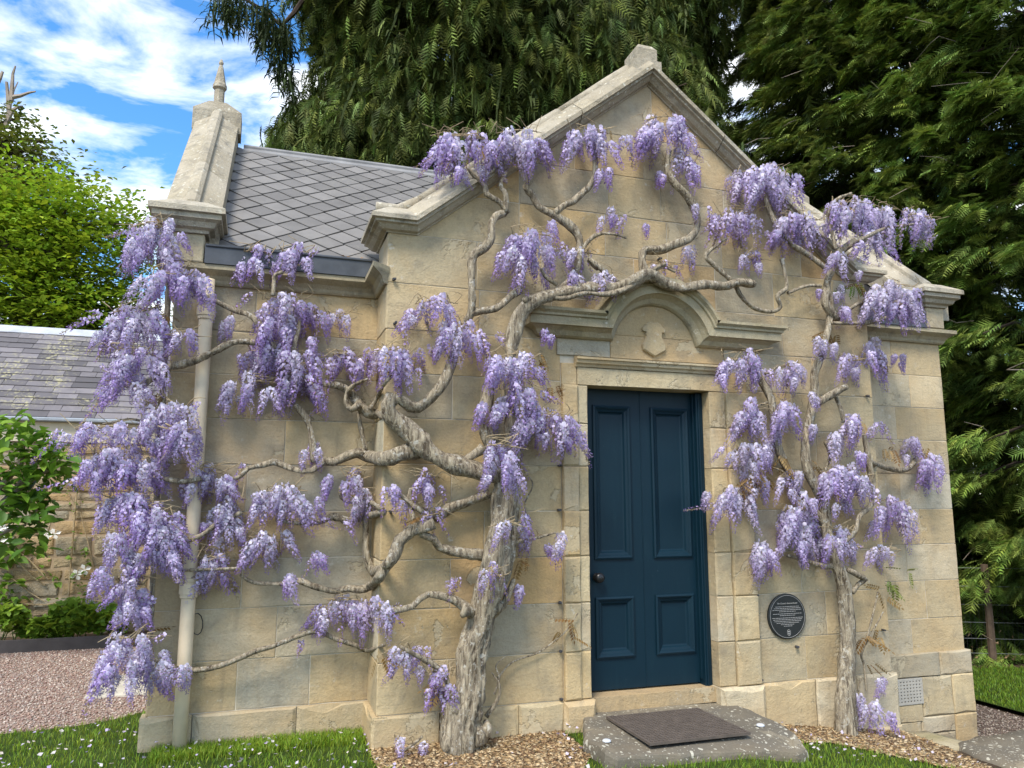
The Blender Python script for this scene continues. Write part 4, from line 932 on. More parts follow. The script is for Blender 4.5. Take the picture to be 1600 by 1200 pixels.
flat_conifer(ground_at(1560, 14.2), 2.7, -.3, 11.5, 250, 105, 'bright green feathery conifer nearest the wire fence', 23, (.16, .235, .046), taper=.5)
flat_conifer(ground_at(1720, 13.0), 2.4, -.3, 10.5, 140, 100, 'feathery conifer at the far end of the wire fence', 24, (.15, .225, .045), taper=.5)
flat_conifer(ground_at(1480, 19.5), 3.8, 0., 13., 170, 80, 'dark green conifer standing behind the feathery ones', 25, (.085, .12, .03), taper=.5)

# broadleaved tree on the left, and a half-dead one behind it
def broadleaf(base, lo, hi, blobs, K, label, seed, col, zb=.0, size=.11):
    rs = np.random.default_rng(seed); cx, cy = base; t = thing('broadleaf_tree', (cx, cy, zb), label, 'tree')
    V, F = tube([(cx, cy, zb, .28), (cx+.1, cy, zb+2, .22), (cx-.1, cy+.1, zb+4, .15), (cx, cy, hi-.6, .03)], 10, .6, .06, 4, seed); obj('trunk', V, F, BARKD, t, True)
    L = [leafclump(seed*10+i, 16, size, .22, .28) for i in range(4)]; acc = []; lb_ = B()
    for i in range(4):
        P_, S_ = [], []
        for (bx, by, bz, rx, rz) in blobs:
            n = int(K*rx*rx*rz/4)
            v = rs.normal(0, 1, (n, 3)); v /= np.linalg.norm(v, axis=1)[:, None]; rr = rs.uniform(.55, 1.0, n)**.6
            q = np.array([bx, by, bz])+v*rr[:, None]*np.array([rx, rx, rz]); q[:, 2] = np.round(q[:, 2]/.38)*.38*.8+q[:, 2]*.2+rs.normal(0, .05, n)
            P_.append(q); S_.append(rs.uniform(.75, 1.25, n)*(.85+.25*v[:, 2]))  # tops lighter than undersides: light from above painted into leaf colour
            if i == 0:
                for k in range(4):
                    e = np.array([bx, by, bz])+rs.normal(0, .45, 3)*np.array([rx, rx, rz]); V, F = tube([(cx, cy, max(zb+1.5, bz-1.5), .07), (*((np.array([cx, cy, bz])+e)/2), .045), (*e, .012)], 5, .5); lb_.add(V, F)
        p = np.vstack(P_); s = np.concatenate(S_); n = len(p)
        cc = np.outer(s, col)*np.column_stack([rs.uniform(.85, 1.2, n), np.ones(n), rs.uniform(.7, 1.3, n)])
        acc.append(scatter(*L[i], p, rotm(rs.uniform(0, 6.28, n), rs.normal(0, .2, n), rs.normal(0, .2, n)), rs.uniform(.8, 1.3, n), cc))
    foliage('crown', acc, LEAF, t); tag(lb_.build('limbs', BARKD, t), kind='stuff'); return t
def blob(px, py, Y, rx, rz): c = P(px, py, Y); return (c[0], c[1], c[2], rx, rz)
b1 = [blob(120, 400, 9.5, 1.05, 1.2), (blob(40, 420, 9.4, 1.1, 1.3)), blob(170, 450, 9.6, .75, .9), blob(60, 330, 9.8, .9, .75), blob(150, 345, 9.7, .7, .6), blob(-60, 400, 9.8, 1.2, 1.4), blob(30, 500, 9.3, 1.3, .9), blob(130, 510, 9.3, 1.1, .8), blob(-120, 320, 10, 1.3, 1.4), blob(200, 360, 9.8, .35, .35)]
broadleaf((b1[0][0]-.6, 9.8), 0, b1[0][2]+.8, b1, 210, 'leafy bright green tree rising behind the slate-roofed outbuilding', 31, (.29, .42, .03), 0., .105)
b2 = [blob(10, 260, 12.5, .9, .8), blob(50, 225, 12.6, .55, .4), blob(-70, 220, 12.8, 1.2, 1.2), blob(70, 275, 12.4, .6, .45), blob(100, 290, 12.5, .45, .35), blob(-5, 200, 12.7, .5, .3), blob(-60, 330, 12.5, 1.3, 1.), blob(30, 330, 12.6, 1., .9)]
t2 = broadleaf((b2[2][0], 12.7), 0, b2[0][2]+.6, b2, 120, 'taller thin-topped tree with bare dead branches against the sky', 32, (.16, .20, .035), 0., .12)
for L in ([(8, 200), (14, 175), (17, 155), (22, 140), (28, 128)], [(17, 158), (19, 130), (20, 115), (24, 103)], [(20, 152), (32, 150), (45, 145), (56, 143)], [(10, 190), (20, 172), (28, 167), (36, 166)], [(14, 172), (12, 150), (10, 128)], [(-5, 130), (0, 122), (4, 112)]):
    V, F = tube([(*P(x, y, 12.4), max(.012, .05-.011*i)) for i, (x, y) in enumerate(L)], 5, .2, .08); obj('dead_branch', V, F, TWIGM, t2)
# twiggy treetop just showing above the ridge
b3 = [blob(430, 208, 7.0, .35, .22), blob(415, 212, 7.0, .2, .15)]

# ------------------------------------------------------------------ wisteria racemes
def raceme(L, Rm, n, white, seed, sparse=0.):
    rs = np.random.default_rng(seed); V = []; F = []; C = []
    def add(v, f, c): o = len(V); V.extend(v); F.extend([tuple(i+o for i in q) for q in f]); C.extend(c)
    pal = np.array([(.65, .56, .80), (.50, .37, .69), (.35, .21, .56), (.20, .10, .38)]); wh = np.array([.78, .74, .84]); tan = np.array([.44, .34, .19])
    bend = rs.normal(0, .10, 2)*L
    ax = lambda t: np.array([bend[0]*t*t, bend[1]*t*t, -L*t])
    for i in range(6):
        a0, a1 = ax(i/6), ax((i+1)/6); k = .0022
        add([a0+[k, 0, 0], a0+[-k*.5, k*.8, 0], a0+[-k*.5, -k*.8, 0], a1+[k*.8, 0, 0], a1+[-k*.4, k*.7, 0], a1+[-k*.4, -k*.7, 0]], [(0, 1, 4), (0, 4, 3), (1, 2, 5), (1, 5, 4), (2, 0, 3), (2, 3, 5)], [tan]*6)
    for i in range(n):
        t = ((i+.5)/n)**1.05; 
        if rs.random() < sparse:
            a = rs.uniform(0, 6.28); d = np.array([math.cos(a), math.sin(a), -.4])*.013; p = ax(t); q = np.cross(d, [0, 0, 1.])*.22; add([p-q, p+q, p+d+q*1.6, p+d-q*1.6], [(0, 1, 2), (0, 2, 3)], [tan*rs.uniform(.8, 1.3)]*4); continue
        a = i*2.39996+rs.normal(0, .35); r = Rm*max(0., 1-t)**.55*min(1., .45+t*5)*rs.uniform(.72, 1.08)
        o_ = np.array([math.cos(a), math.sin(a), 0.]); tg = np.array([-o_[1], o_[0], 0.]); up = np.array([0, 0, 1.])
        tilt = rs.uniform(-.1, .7); o2 = o_*math.cos(tilt)-up*math.sin(tilt); u2 = up*math.cos(tilt)+o_*math.sin(tilt)
        s = .0235*(1-.55*t)*rs.uniform(.8, 1.2); p = ax(t)+o_*r+up*rs.normal(0, .004)
        open_ = t < .78
        f = min(1., t*1.25+rs.uniform(-.15, .15)); base = pal[0]*(1-f)+pal[1]*f if f < .5 else pal[1]*(1-(f-.5)*2)+pal[2]*(f-.5)*2
        ban = base*(1-white*(1-t))+wh*white*(1-t); ban = ban*rs.uniform(.85, 1.18); keel = (pal[2]*.55+pal[3]*.45)*rs.uniform(.8, 1.25)*(1-white*.45)+wh*white*.4*(1-t)
        if open_:
            B0 = p; bl = p-tg*s*.58+u2*s*.28-o2*s*.02; tl = p-tg*s*.42+u2*s*.85-o2*s*.22; tt = p+u2*s*.98-o2*s*.10; tr = p+tg*s*.42+u2*s*.85-o2*s*.22; br = p+tg*s*.58+u2*s*.28-o2*s*.02
            add([B0, bl, tl, tt, tr, br], [(0, 2, 1), (0, 3, 2), (0, 4, 3), (0, 5, 4)], [ban*.9, ban, ban*1.06, ban*1.1, ban*1.06, ban])
            k0 = p-u2*s*.04; add([k0, p+o2*s*.55-tg*s*.25-u2*s*.05, p+o2*s*.85-u2*s*.42, p+o2*s*.55+tg*s*.25-u2*s*.05], [(0, 1, 2), (0, 2, 3)], [keel, keel*1.1, keel*.85, keel*1.1])
        else:
            e = p+o2*s*1.05-u2*s*.3; add([p-tg*s*.2, p+o2*s*.5+u2*s*.25, e, p+tg*s*.2+o2*s*.1, p+o2*s*.5-u2*s*.3], [(0, 1, 2), (1, 3, 2), (0, 2, 4)], [keel*1.2]*5)
        c0 = ax(max(0, t-.02)); pd = (p-c0); q = tg*.0011; 
        if i % 2 == 0: add([c0-q, c0+q, p], [(0, 1, 2)], [tan*.9]*3)
    return mesh('flower_raceme', np.array(V), np.array(F), PETAL, cols=np.clip(np.array(C), 0, 1))
RAC = {'n': [raceme(.24+.03*(i % 3), .044+.004*(i % 2), 108, .35, 100+i) for i in range(6)], 'w': [raceme(.24+.02*i, .045, 104, .9, 120+i) for i in range(4)], 's': [raceme(.20+.03*i, .034, 80, .2, 140+i, .55) for i in range(4)], 'k': [raceme(.17, .040, 90, .2, 160+i) for i in range(3)]}
def pinnate(col, seed, n=6):
    rs = np.random.default_rng(seed); V = []; F = []; C = []
    for i in range(n+1):
        y = .03+.020*i
        for s in ((-1, 1) if i < n else (0,)):
            L = .042*(1-.35*abs(i-n*.45)/n); d = np.array([s*.8, .55 if s else 1., -.35]); d /= np.linalg.norm(d); p = np.array([0, y, -.9*y*y]); sd_ = np.cross(d, [0, 0, 1.]); sd_ /= np.linalg.norm(sd_); o = len(V)
            V += [p, p+d*L*.45+sd_*L*.22, p+d*L, p+d*L*.45-sd_*L*.22+np.array([0, 0, .004])]; F += [(o, o+1, o+2), (o, o+2, o+3)]; C += [np.array(col)*rs.uniform(.75, 1.25)]*4
    o = len(V); V += [np.array([-.001, 0, 0]), np.array([.001, 0, 0]), np.array([0, .15, -.02])]; F += [(o, o+1, o+2)]; C += [np.array(col)*.8]*3
    return mesh('leaf_spray', np.array(V), np.array(F), LEAF, cols=np.clip(np.array(C), 0, 1))
LSP = {'b': [pinnate((.27, .165, .055), 1), pinnate((.34, .23, .09), 2), pinnate((.22, .125, .045), 3)], 'g': [pinnate((.14, .24, .035), 4), pinnate((.20, .24, .05), 5)]}
def wallY(x, y):
    """depth of the surface behind a pixel of the house front"""
    X = P(x, y, 0)[0]
    if X < XL-.02: return WY
    if X > XR+.02: return WY
    return 0.
def branch(wst, rows, off, name='branch', sides=9, lump=.09, ridges=0, m=BARK, offs=None, seed=None):
    pts = []; ph = random.uniform(0, 6.28)
    for i, (x, y, r) in enumerate(rows):
        o = offs[i] if offs else (0. if isinstance(off, tuple) else off)
        Yw = wallY(x, y) if not isinstance(off, tuple) else off[0]
        p = P(x, y, Yw-o+.018*math.sin(i*1.3+ph)); pts.append([*p, max(.0022, r*(.86 if r > 7 else .92)*pxm(p))])
    # ease the jump of depth where a branch passes the corner of the gable front
    q = [list(p) for p in pts]
    V, F = tube(pts, sides, max(.012, min(.04, pts[0][3]*1.1)), lump, ridges, seed if seed is not None else int(rows[0][0]*7+rows[0][1]))
    return obj(name, V, F, m, wst, True)
PEND = {}
def clusters(wst, data, seed, mult=1.12):
    rs = random.Random(seed); lst = PEND.setdefault(wst.name, [])
    for (x, y, w_, h_, st, *opt) in data:
        dens = (opt[0] if opt else 1.0)*mult; Yo = opt[1] if len(opt) > 1 else None
        ln = min(h_, 58 if h_ < 95 else 54); cols_ = w_/19.; rows_ = max(1., (h_-ln*.55)/(ln*.40))
        n = max(1, int(round(cols_*rows_*1.12*dens)))
        if min(w_, h_) < 38: n = max(1, int(round(w_/16.*max(1, h_/55)*dens)))
        for k in range(n):
            fx = (k+.5)/n; u = (fx*rows_) % 1.0 if rows_ > 1.3 else fx
            u = min(1, max(0, u+rs.uniform(-.08, .08)))
            arch = 4*u*(1-u)                                                  # tops of a clump form a low dome
            top = y+(1-arch)*min(20, h_*.28)+(rs.random()**1.3)*max(0, h_-ln*.92)
            px_ = x+9+u*max(2, w_-18)
            if rs.random() < .3: px_ += rs.gauss(0, 9); top += rs.gauss(2, 8)
            L = max(22, min(ln, y+h_-top))*rs.uniform(.72, 1.10)
            Yw = wallY(px_, top+L*.5) if Yo is None else Yo
            off = .06+rs.random()*.20
            pt = P(px_, top, Yw-off); mpp = pxm(pt); Lm = max(.09, L*mpp)
            kind = st if rs.random() < .8 else 'n'
            q_ = rs.random()
            if kind == 'n' and q_ < .32: kind = 'w'
            elif kind == 'n' and q_ < .37: kind = 's'
            if Lm < .16 and kind == 'n': kind = 'k'
            me = rs.choice(RAC[kind]); ref = {'n': .27, 'w': .27, 's': .25, 'k': .17}[kind]; s = Lm/ref; sw = max(.70, min(1.05, s*1.08))
            tilt = (u-.5)*-.75*min(1., w_/60.)+rs.gauss(0, .10)
            mw = Matrix.Translation(Vector(pt)) @ Matrix.Rotation(tilt, 4, 'Y') @ Matrix.Rotation(rs.gauss(.16, .18), 4, 'X') @ Matrix.Rotation(rs.uniform(0, 6.28), 4, 'Z') @ Matrix.Diagonal((sw, sw, s, 1))
            lst.append((s*sw/mpp, me, mw))
        for k in range(int(w_*h_/3600*rs.uniform(.6, 1.4))):                      # thin, half-spent racemes round the edge of the clump
            px_ = x+w_*.5+rs.choice((-1, 1))*w_*rs.uniform(.40, .60); top = y+h_*rs.uniform(.02, .75); Yw = wallY(px_, top) if Yo is None else Yo
            pt = P(px_, top, Yw-.05-rs.random()*.2); s = rs.uniform(.5, .95)
            lst.append((s*.5/pxm(pt), rs.choice(RAC['s']), Matrix.Translation(Vector(pt)) @ Matrix.Rotation(rs.gauss(0, .6), 4, 'Y') @ Matrix.Rotation(rs.gauss(.2, .35), 4, 'X') @ Matrix.Rotation(rs.uniform(0, 6.28), 4, 'Z') @ Matrix.Diagonal((s, s, s, 1))))
        # twigs that carry the clump
        if w_ > 45:
            a = P(x+w_*.15, y+10, (wallY(x+w_*.5, y+h_*.5) if Yo is None else Yo)-.12); b = P(x+w_*.5, y+rs.uniform(2, 12), a[1]-.03); c = P(x+w_*.85, y+rs.uniform(6, 18), a[1])
            V, F = tube([(*a, .003), (*b, .004), (*c, .0025)], 5, .04, .15, 0, int(x)); obj('twig', V, F, TWIG, wst)
            for k in range(9):
                s0 = np.array(a)*(1-k/9)+np.array(c)*(k/9)
                V, F = tube([(*s0, .0036), (*(s0+np.array([rs.uniform(-.06, .06), rs.uniform(-.06, .0), rs.uniform(.0, .06)])), .0030), (*(s0+np.array([rs.uniform(-.13, .13), rs.uniform(-.08, .0), rs.uniform(-.03, .10)])), .002)], 4, .03); obj('twig', V, F, TWIG, wst)
def leaves(wst, pts, seed):
    rs = random.Random(seed)
    for (x, y, n, k) in pts:
        for i in range(n):
            p = P(x+rs.gauss(0, 5), y+rs.gauss(0, 5), wallY(x, y)-rs.uniform(.06, .16)); s = rs.uniform(.6, 1.1)
            inst('leaf_spray', rs.choice(LSP[k]), wst, Matrix.Translation(Vector(p)) @ Matrix.Rotation(rs.uniform(0, 6.28), 4, 'Z') @ Matrix.Rotation(rs.gauss(-.7, .5), 4, 'X') @ Matrix.Rotation(rs.gauss(0, .5), 4, 'Y') @ Matrix.Scale(s, 4))

tb = G(735, 1185, .18)
wl = thing('wisteria', (tb[0], tb[1], .16), 'old wisteria with thick gnarled trunk left of the blue door', 'wisteria')
TO = .16
branch(wl, [(716, 1222, 50), (722, 1190, 38), (722, 1130, 31), (735, 1075, 25), (736, 1025, 25), (751, 975, 25), (758, 945, 27), (770, 910, 30), (778, 870, 27), (785, 830, 24), (790, 790, 23), (795, 750, 21), (796, 715, 17)], .17, 'trunk', 44, .16, 9, seed=4)
for x, y, r in ((700, 1160, 15), (748, 1150, 18), (742, 1118, 13), (712, 1105, 12), (760, 1140, 12), (727, 955, 11), (780, 948, 11), (748, 1010, 8), (762, 862, 10)):     # burrs
    p = P(x, y, -.215); rr = r*.85*pxm(p); nn = 9
    V, F = tube([(p[0], p[1]+.04, p[2]-rr*.9, rr*.35), (p[0], p[1], p[2]-rr*.3, rr*.95), (p[0]+.005, p[1]-.005, p[2]+rr*.4, rr*.85), (p[0], p[1]+.03, p[2]+rr*1.1, rr*.3)], 10, rr*.4, .22, 0, x); obj('burr', V, F, BARK, wl, True)
br = [
 ([(795, 735, 16), (770, 703, 12), (757, 655, 12), (761, 615, 10), (766, 585, 8), (772, 560, 6)], .13),
 ([(796, 725, 16), (800, 680, 14), (798, 620, 12), (797, 560, 12), (806, 510, 13), (818, 483, 13), (840, 468, 12), (875, 458, 11), (920, 450, 11), (960, 452, 12), (985, 443, 13), (1005, 430, 12), (1022, 431, 10), (1040, 444, 9), (1068, 450, 8), (1100, 444, 8), (1130, 447, 7), (1155, 441, 8), (1178, 444, 8)], .20),
 ([(818, 470, 5), (845, 462, 5), (880, 466, 5), (915, 458, 5), (950, 460, 5), (985, 448, 5), (1015, 425, 4), (1040, 412, 3)], .24),
 ([(1008, 430, 9), (1003, 405, 8), (1008, 390, 8), (1030, 391, 8), (1055, 382, 7), (1075, 374, 7), (1088, 358, 6), (1091, 345, 5), (1082, 320, 6), (1070, 302, 5), (1052, 285, 5), (1042, 262, 4), (1045, 235, 4)], .15),
 ([(1145, 440, 4), (1120, 418, 4), (1103, 400, 4), (1120, 383, 3), (1135, 372, 3)], .16),
 ([(1150, 447, 4.5), (1160, 465, 4), (1180, 482, 4), (1205, 487, 4), (1219, 480, 4), (1215, 462, 4), (1229, 449, 3.5), (1226, 425, 3), (1222, 405, 3)], .14),
 ([(785, 745, 17), (740, 735, 17), (700, 722, 17), (672, 706, 17), (650, 684, 16), (630, 668, 15), (612, 652, 15), (606, 632, 13), (612, 615, 9)], .15),
 ([(606, 636, 10), (622, 622, 9), (640, 635, 9), (655, 636, 9), (672, 622, 9), (692, 600, 9), (706, 568, 8), (712, 545, 7), (725, 512, 7), (737, 490, 7), (755, 485, 6.5), (775, 482, 6.5), (797, 464, 6), (812, 452, 6)], .13),
 ([(729, 505, 7), (737, 480, 7), (737, 450, 7), (737, 422, 7), (740, 399, 7), (758, 386, 8), (768, 372, 7.5), (768, 352, 7.5), (774, 339, 7.5), (790, 331, 6), (782, 317, 4.5), (769, 309, 4), (760, 303, 4), (757, 291, 4), (746, 281, 4), (731, 262, 3)], .13),
 ([(791, 331, 5), (790, 304, 4), (782, 290, 3.5), (790, 270, 3)], .13),
 ([(610, 652, 10), (594, 647, 9), (575, 645, 8), (560, 631, 8), (547, 612, 7.5), (526, 602, 7), (507, 600, 6), (480, 592, 6), (455, 575, 6), (432, 548, 6), (417, 527, 6), (405, 505, 5.5), (385, 490, 4), (370, 487, 4), (350, 477, 4), (320, 462, 3.5), (300, 450, 3)], .15),
 ([(562, 632, 5), (549, 640, 5), (541, 630, 4.5), (543, 612, 4), (556, 600, 3.2), (575, 592, 2.5)], .19),
 ([(578, 640, 5), (590, 620, 4), (600, 600, 3), (612, 588, 2.4)], .18),
 ([(660, 704, 11), (635, 706, 13), (600, 717, 12), (575, 713, 11), (560, 707, 10), (540, 713, 8.5), (520, 722, 8), (505, 720, 7), (487, 735, 6), (470, 736, 5.5), (450, 730, 5.5), (427, 722, 5.5), (410, 727, 5), (388, 732, 4), (375, 745, 3.5), (350, 752, 3)], .12),
 ([(572, 704, 5), (565, 675, 4.5), (560, 645, 4)], .12), ([(492, 722, 6), (484, 668, 6.5), (472, 645, 5.5), (460, 632, 4)], .13),
 ([(765, 772, 10), (722, 787, 9), (700, 795, 9), (680, 812, 8)], .11), ([(755, 700, 8), (735, 714, 8), (712, 722, 7)], .11),
 ([(757, 868, 10), (725, 865, 10), (687, 855, 9), (678, 842, 9), (660, 835, 7), (648, 817, 6), (640, 780, 5), (642, 765, 4), (660, 760, 3)], .13),
 ([(678, 818, 9), (663, 823, 10), (645, 830, 10), (625, 845, 10), (617, 865, 10), (605, 882, 9), (585, 892, 9), (573, 872, 7), (572, 845, 6.5), (572, 812, 6), (575, 792, 5), (580, 770, 3)], .15),
 ([(604, 884, 8), (590, 905, 8), (578, 916, 8), (562, 922, 7.5), (545, 919, 7), (525, 924, 6.5), (505, 920, 6), (487, 915, 5.5), (467, 907, 5), (440, 912, 4), (420, 912, 3.5), (395, 910, 3), (375, 898, 2.5)], .14),
 ([(600, 800, 6), (575, 806, 6), (545, 813, 7), (520, 807, 6.5), (500, 815, 6), (470, 818, 5), (430, 812, 4)], .13), ([(597, 795, 4), (575, 783, 3.5), (552, 785, 3.5), (533, 777, 3), (532, 760, 3)], .13),
 ([(660, 800, 5), (640, 785, 4), (628, 775, 4), (600, 762, 3)], .15),
 ([(738, 958, 9), (715, 940, 8), (687, 930, 7), (670, 928, 6), (657, 935, 6), (645, 947, 6), (625, 953, 6), (605, 954, 5), (580, 948, 4)], .15),
 ([(715, 1105, 5), (702, 1080, 5), (696, 1056, 5), (680, 1040, 5), (655, 1026, 5), (643, 1020, 4), (625, 1010, 3)], .19),
 ([(600, 1008, 3), (575, 1016, 4), (555, 1008, 4), (530, 1000, 4), (492, 987, 4.5), (450, 1000, 4.5), (425, 1010, 4.5), (400, 1017, 4.5), (365, 1032, 4.5), (337, 1042, 4.5), (300, 1047, 4.5), (262, 1041, 4), (240, 1030, 3)], .12),
 ([(228, 600, 5), (257, 577, 5), (300, 565, 5.5), (332, 550, 5.5), (365, 535, 5.5), (395, 535, 5), (425, 545, 5)], .20),
 ([(427, 462, 3.5), (428, 440, 3.5), (430, 430, 3), (442, 425, 2.5)], .24), ([(455, 560, 4), (465, 520, 3.5), (470, 490, 3)], .15),
 ([(230, 715, 3), (243, 733, 4), (252, 746, 4), (270, 751, 4.5), (292, 752, 4.5), (315, 748, 4)], .20), ([(268, 853, 4), (277, 850, 4), (300, 842, 4), (317, 835, 4), (337, 820, 4), (378, 800, 3.5)], .19), ([(278, 891, 2.5), (320, 890, 2.5), (375, 888, 2.5)], .17),
 ([(230, 932, 3.5), (212, 924, 3), (190, 915, 3), (160, 902, 2.2)], (.33,)), ([(262, 620, 2.5), (230, 655, 2.5), (200, 655, 2), (160, 663, 1.6)], (.3,)),
 ([(235, 1020, 4), (238, 930, 4.5), (242, 830, 5), (247, 740, 5), (252, 650, 5), (258, 560, 5), (262, 470, 4.5), (264, 400, 4), (258, 360, 3)], (.34,)),
 ([(768, 962, 6), (786, 946, 6), (796, 925, 5), (803, 905, 3)], .20), ([(792, 860, 4), (812, 845, 3), (840, 840, 2.5), (868, 832, 2)], .18), ([(800, 740, 4), (812, 705, 3.5), (830, 685, 3), (850, 670, 2.5)], .2),
 ([(905, 395, 7), (905, 372, 7), (890, 353, 7), (872, 340, 7), (862, 334, 7), (842, 323, 6.5), (833, 305, 6), (821, 292, 5.5), (829, 281, 4), (824, 264, 4)], .13), ([(866, 334, 6), (880, 322, 6), (895, 315, 6), (911, 301, 6), (925, 285, 5), (930, 262, 4.5), (928, 235, 4), (925, 220, 3)], .13),
 ([(905, 390, 6), (903, 415, 6), (890, 440, 6), (870, 455, 6)], .14), ([(935, 420, 4.5), (920, 405, 5), (955, 432, 4), (965, 440, 4)], .16), ([(906, 395, 4), (918, 378, 3.5), (935, 366, 3.5), (960, 366, 3), (978, 372, 2)], .14), ([(870, 445, 3), (853, 433, 3), (845, 420, 2.5)], .2),
 ([(777, 1060, 2), (800, 1035, 1.5), (840, 1020, 1.5), (868, 1000, 1.3), (885, 985, 1.3), (903, 958, 1.)], .05), ([(772, 1085, 2.5), (780, 1060, 2), (775, 1040, 1.5), (790, 1025, 1.)], .12), ([(760, 1120, 4), (778, 1092, 3.5), (780, 1070, 2.5), (768, 1050, 1.5)], .16),
 ([(830, 820, 1.3), (820, 790, 1.3), (832, 760, 1.2), (828, 745, 1.)], .05), ([(1055, 425, 2), (1030, 415, 2.5), (1015, 430, 3)], .18), ([(660, 1150, 2), (650, 1160, 2), (635, 1170, 2), (620, 1182, 1.5)], .2),
]
for rows, off in br: branch(wl, rows, off, 'branch' if rows[0][2] > 3.6 else 'twig', 10 if rows[0][2] > 7 else 7, .17 if rows[0][2] > 3 else .08)
CL = [(192, 345, 82, 98, 'w', 1.3, .33), (256, 332, 22, 64, 'w', 1, .2), (222, 418, 112, 75, 'n', 1.2, .2), (162, 478, 105, 88, 'w', 1.3, .33), (158, 540, 104, 78, 'n', 1.2, .33), (156, 592, 80, 60, 'n', 1.2, .33), (212, 628, 100, 74, 'w', 1, .3), (98, 662, 160, 62, 'n', 1.1, .33),
 (128, 700, 124, 90, 'n', 1.3, .33), (255, 660, 58, 74, 'n', 1.1, .2), (156, 768, 96, 76, 'n', 1.1, .33), (203, 785, 84, 140, 'n', 1.2, .28), (163, 835, 55, 78, 'w', 1.2, .33), (138, 885, 45, 65, 'n', 1, .33), (176, 900, 60, 100, 'n', 1.1, .33), (152, 988, 112, 118, 'w', 1.0, .25), (273, 1037, 30, 56, 'w', 1, .22), (264, 514, 52, 48, 'n', 1, .2),
 (372, 383, 62, 78, 'n'), (430, 385, 62, 66, 'n'), (393, 458, 108, 112, 'n', 1.1), (507, 484, 46, 52, 'w'), (340, 495, 36, 50, 'w'), (372, 538, 132, 72, 'n', 1.1), (374, 588, 62, 66, 'n'), (428, 572, 75, 80, 'n', 1.1), (472, 693, 37, 50, 'n', 1.2), (343, 600, 34, 54, 'n', 1.2), (505, 545, 70, 70, 's'), (570, 538, 82, 76, 's', .9), (590, 545, 62, 68, 'n', .8),
 (634, 465, 96, 70, 'n', .9), (668, 498, 98, 76, 'n', .9), (287, 725, 90, 78, 'n', 1.1), (310, 782, 36, 66, 'n'), (338, 772, 46, 90, 'w', 1.3), (392, 758, 105, 82, 'w', 1.1), (378, 832, 78, 70, 'w', 1.1), (437, 893, 28, 54, 'n', 1.2), (311, 860, 48, 82, 'w'), (476, 862, 38, 44, 'n'), (500, 740, 32, 56, 'n', 1.2), (533, 733, 46, 62, 'n', .8), (544, 766, 54, 70, 'w'),
 (588, 757, 42, 56, 'n', .8), (638, 733, 62, 66, 's'), (645, 745, 35, 60, 'n'), (618, 778, 28, 46, 's'), (654, 788, 46, 52, 's'), (493, 928, 124, 80, 'w', 1.0), (592, 1008, 70, 62, 'w', .7), (666, 1040, 48, 95, 'n', .8), (640, 1008, 42, 42, 'n', .8), (608, 1150, 54, 42, 'w', .6), (757, 550, 95, 72, 'n', 1.1, -.17), (768, 598, 84, 84, 'n', 1.1, -.17), (798, 638, 106, 84, 's', 1.1), (796, 638, 106, 84, 'n', .8, -.12),
 (755, 686, 58, 92, 'n', 1.2, -.22), (742, 630, 30, 50, 'n', 1.2, -.12), (768, 811, 58, 52, 'n', .9, -.20), (803, 832, 48, 48, 'n', .8), (866, 828, 26, 58, 'w', .8), (745, 886, 50, 50, 's', 1.2, -.2), (690, 902, 40, 38, 's'), (797, 918, 28, 38, 'n', .7), (668, 203, 112, 88, 's', .8), (668, 205, 110, 90, 'n', .75), (760, 198, 102, 80, 'n', 1.0), (705, 262, 30, 40, 'n'), (752, 260, 26, 30, 'n'),
 (880, 193, 90, 72, 'n', 1.0), (932, 260, 30, 46, 'n'), (990, 178, 98, 80, 'n', 1.4), (958, 210, 40, 42, 'n', .7), (1022, 248, 80, 52, 'n', 1.1), (788, 356, 84, 108, 'n', 1.1, -.08), (930, 330, 42, 44, 'n'), (955, 335, 42, 40, 's'), (877, 388, 58, 44, 'n', 1.1), (873, 422, 42, 60, 'w', .9), (922, 422, 46, 54, 'n'), (1062, 380, 30, 52, 'w', .9), (1074, 320, 26, 32, 'n', .8), (838, 514, 34, 28, 'k', .8), (1010, 408, 60, 40, 's', .7), (455, 1000, 30, 40, 's', .6)]
CL = [(*c[:4], c[4], *(c[5:] if len(c) > 5 else ())) for c in CL]
for k in ('k',): RAC[k] = RAC['k']
clusters(wl, CL, 11)
leaves(wl, [(868, 600, 3, 'b'), (860, 612, 2, 'b'), (895, 968, 3, 'b'), (882, 990, 2, 'b'), (240, 608, 6, 'b'), (250, 480, 3, 'b'), (226, 992, 6, 'b'), (845, 555, 4, 'b'), (258, 350, 3, 'b'), (470, 480, 3, 'b'), (600, 560, 4, 'b'), (830, 480, 3, 'b'), (690, 1060, 3, 'b'), (600, 1020, 3, 'b'), (745, 225, 4, 'b'), (700, 240, 3, 'b'), (950, 200, 2, 'b'), (1045, 270, 2, 'b'), (815, 870, 3, 'b'), (650, 810, 2, 'b')], 12)

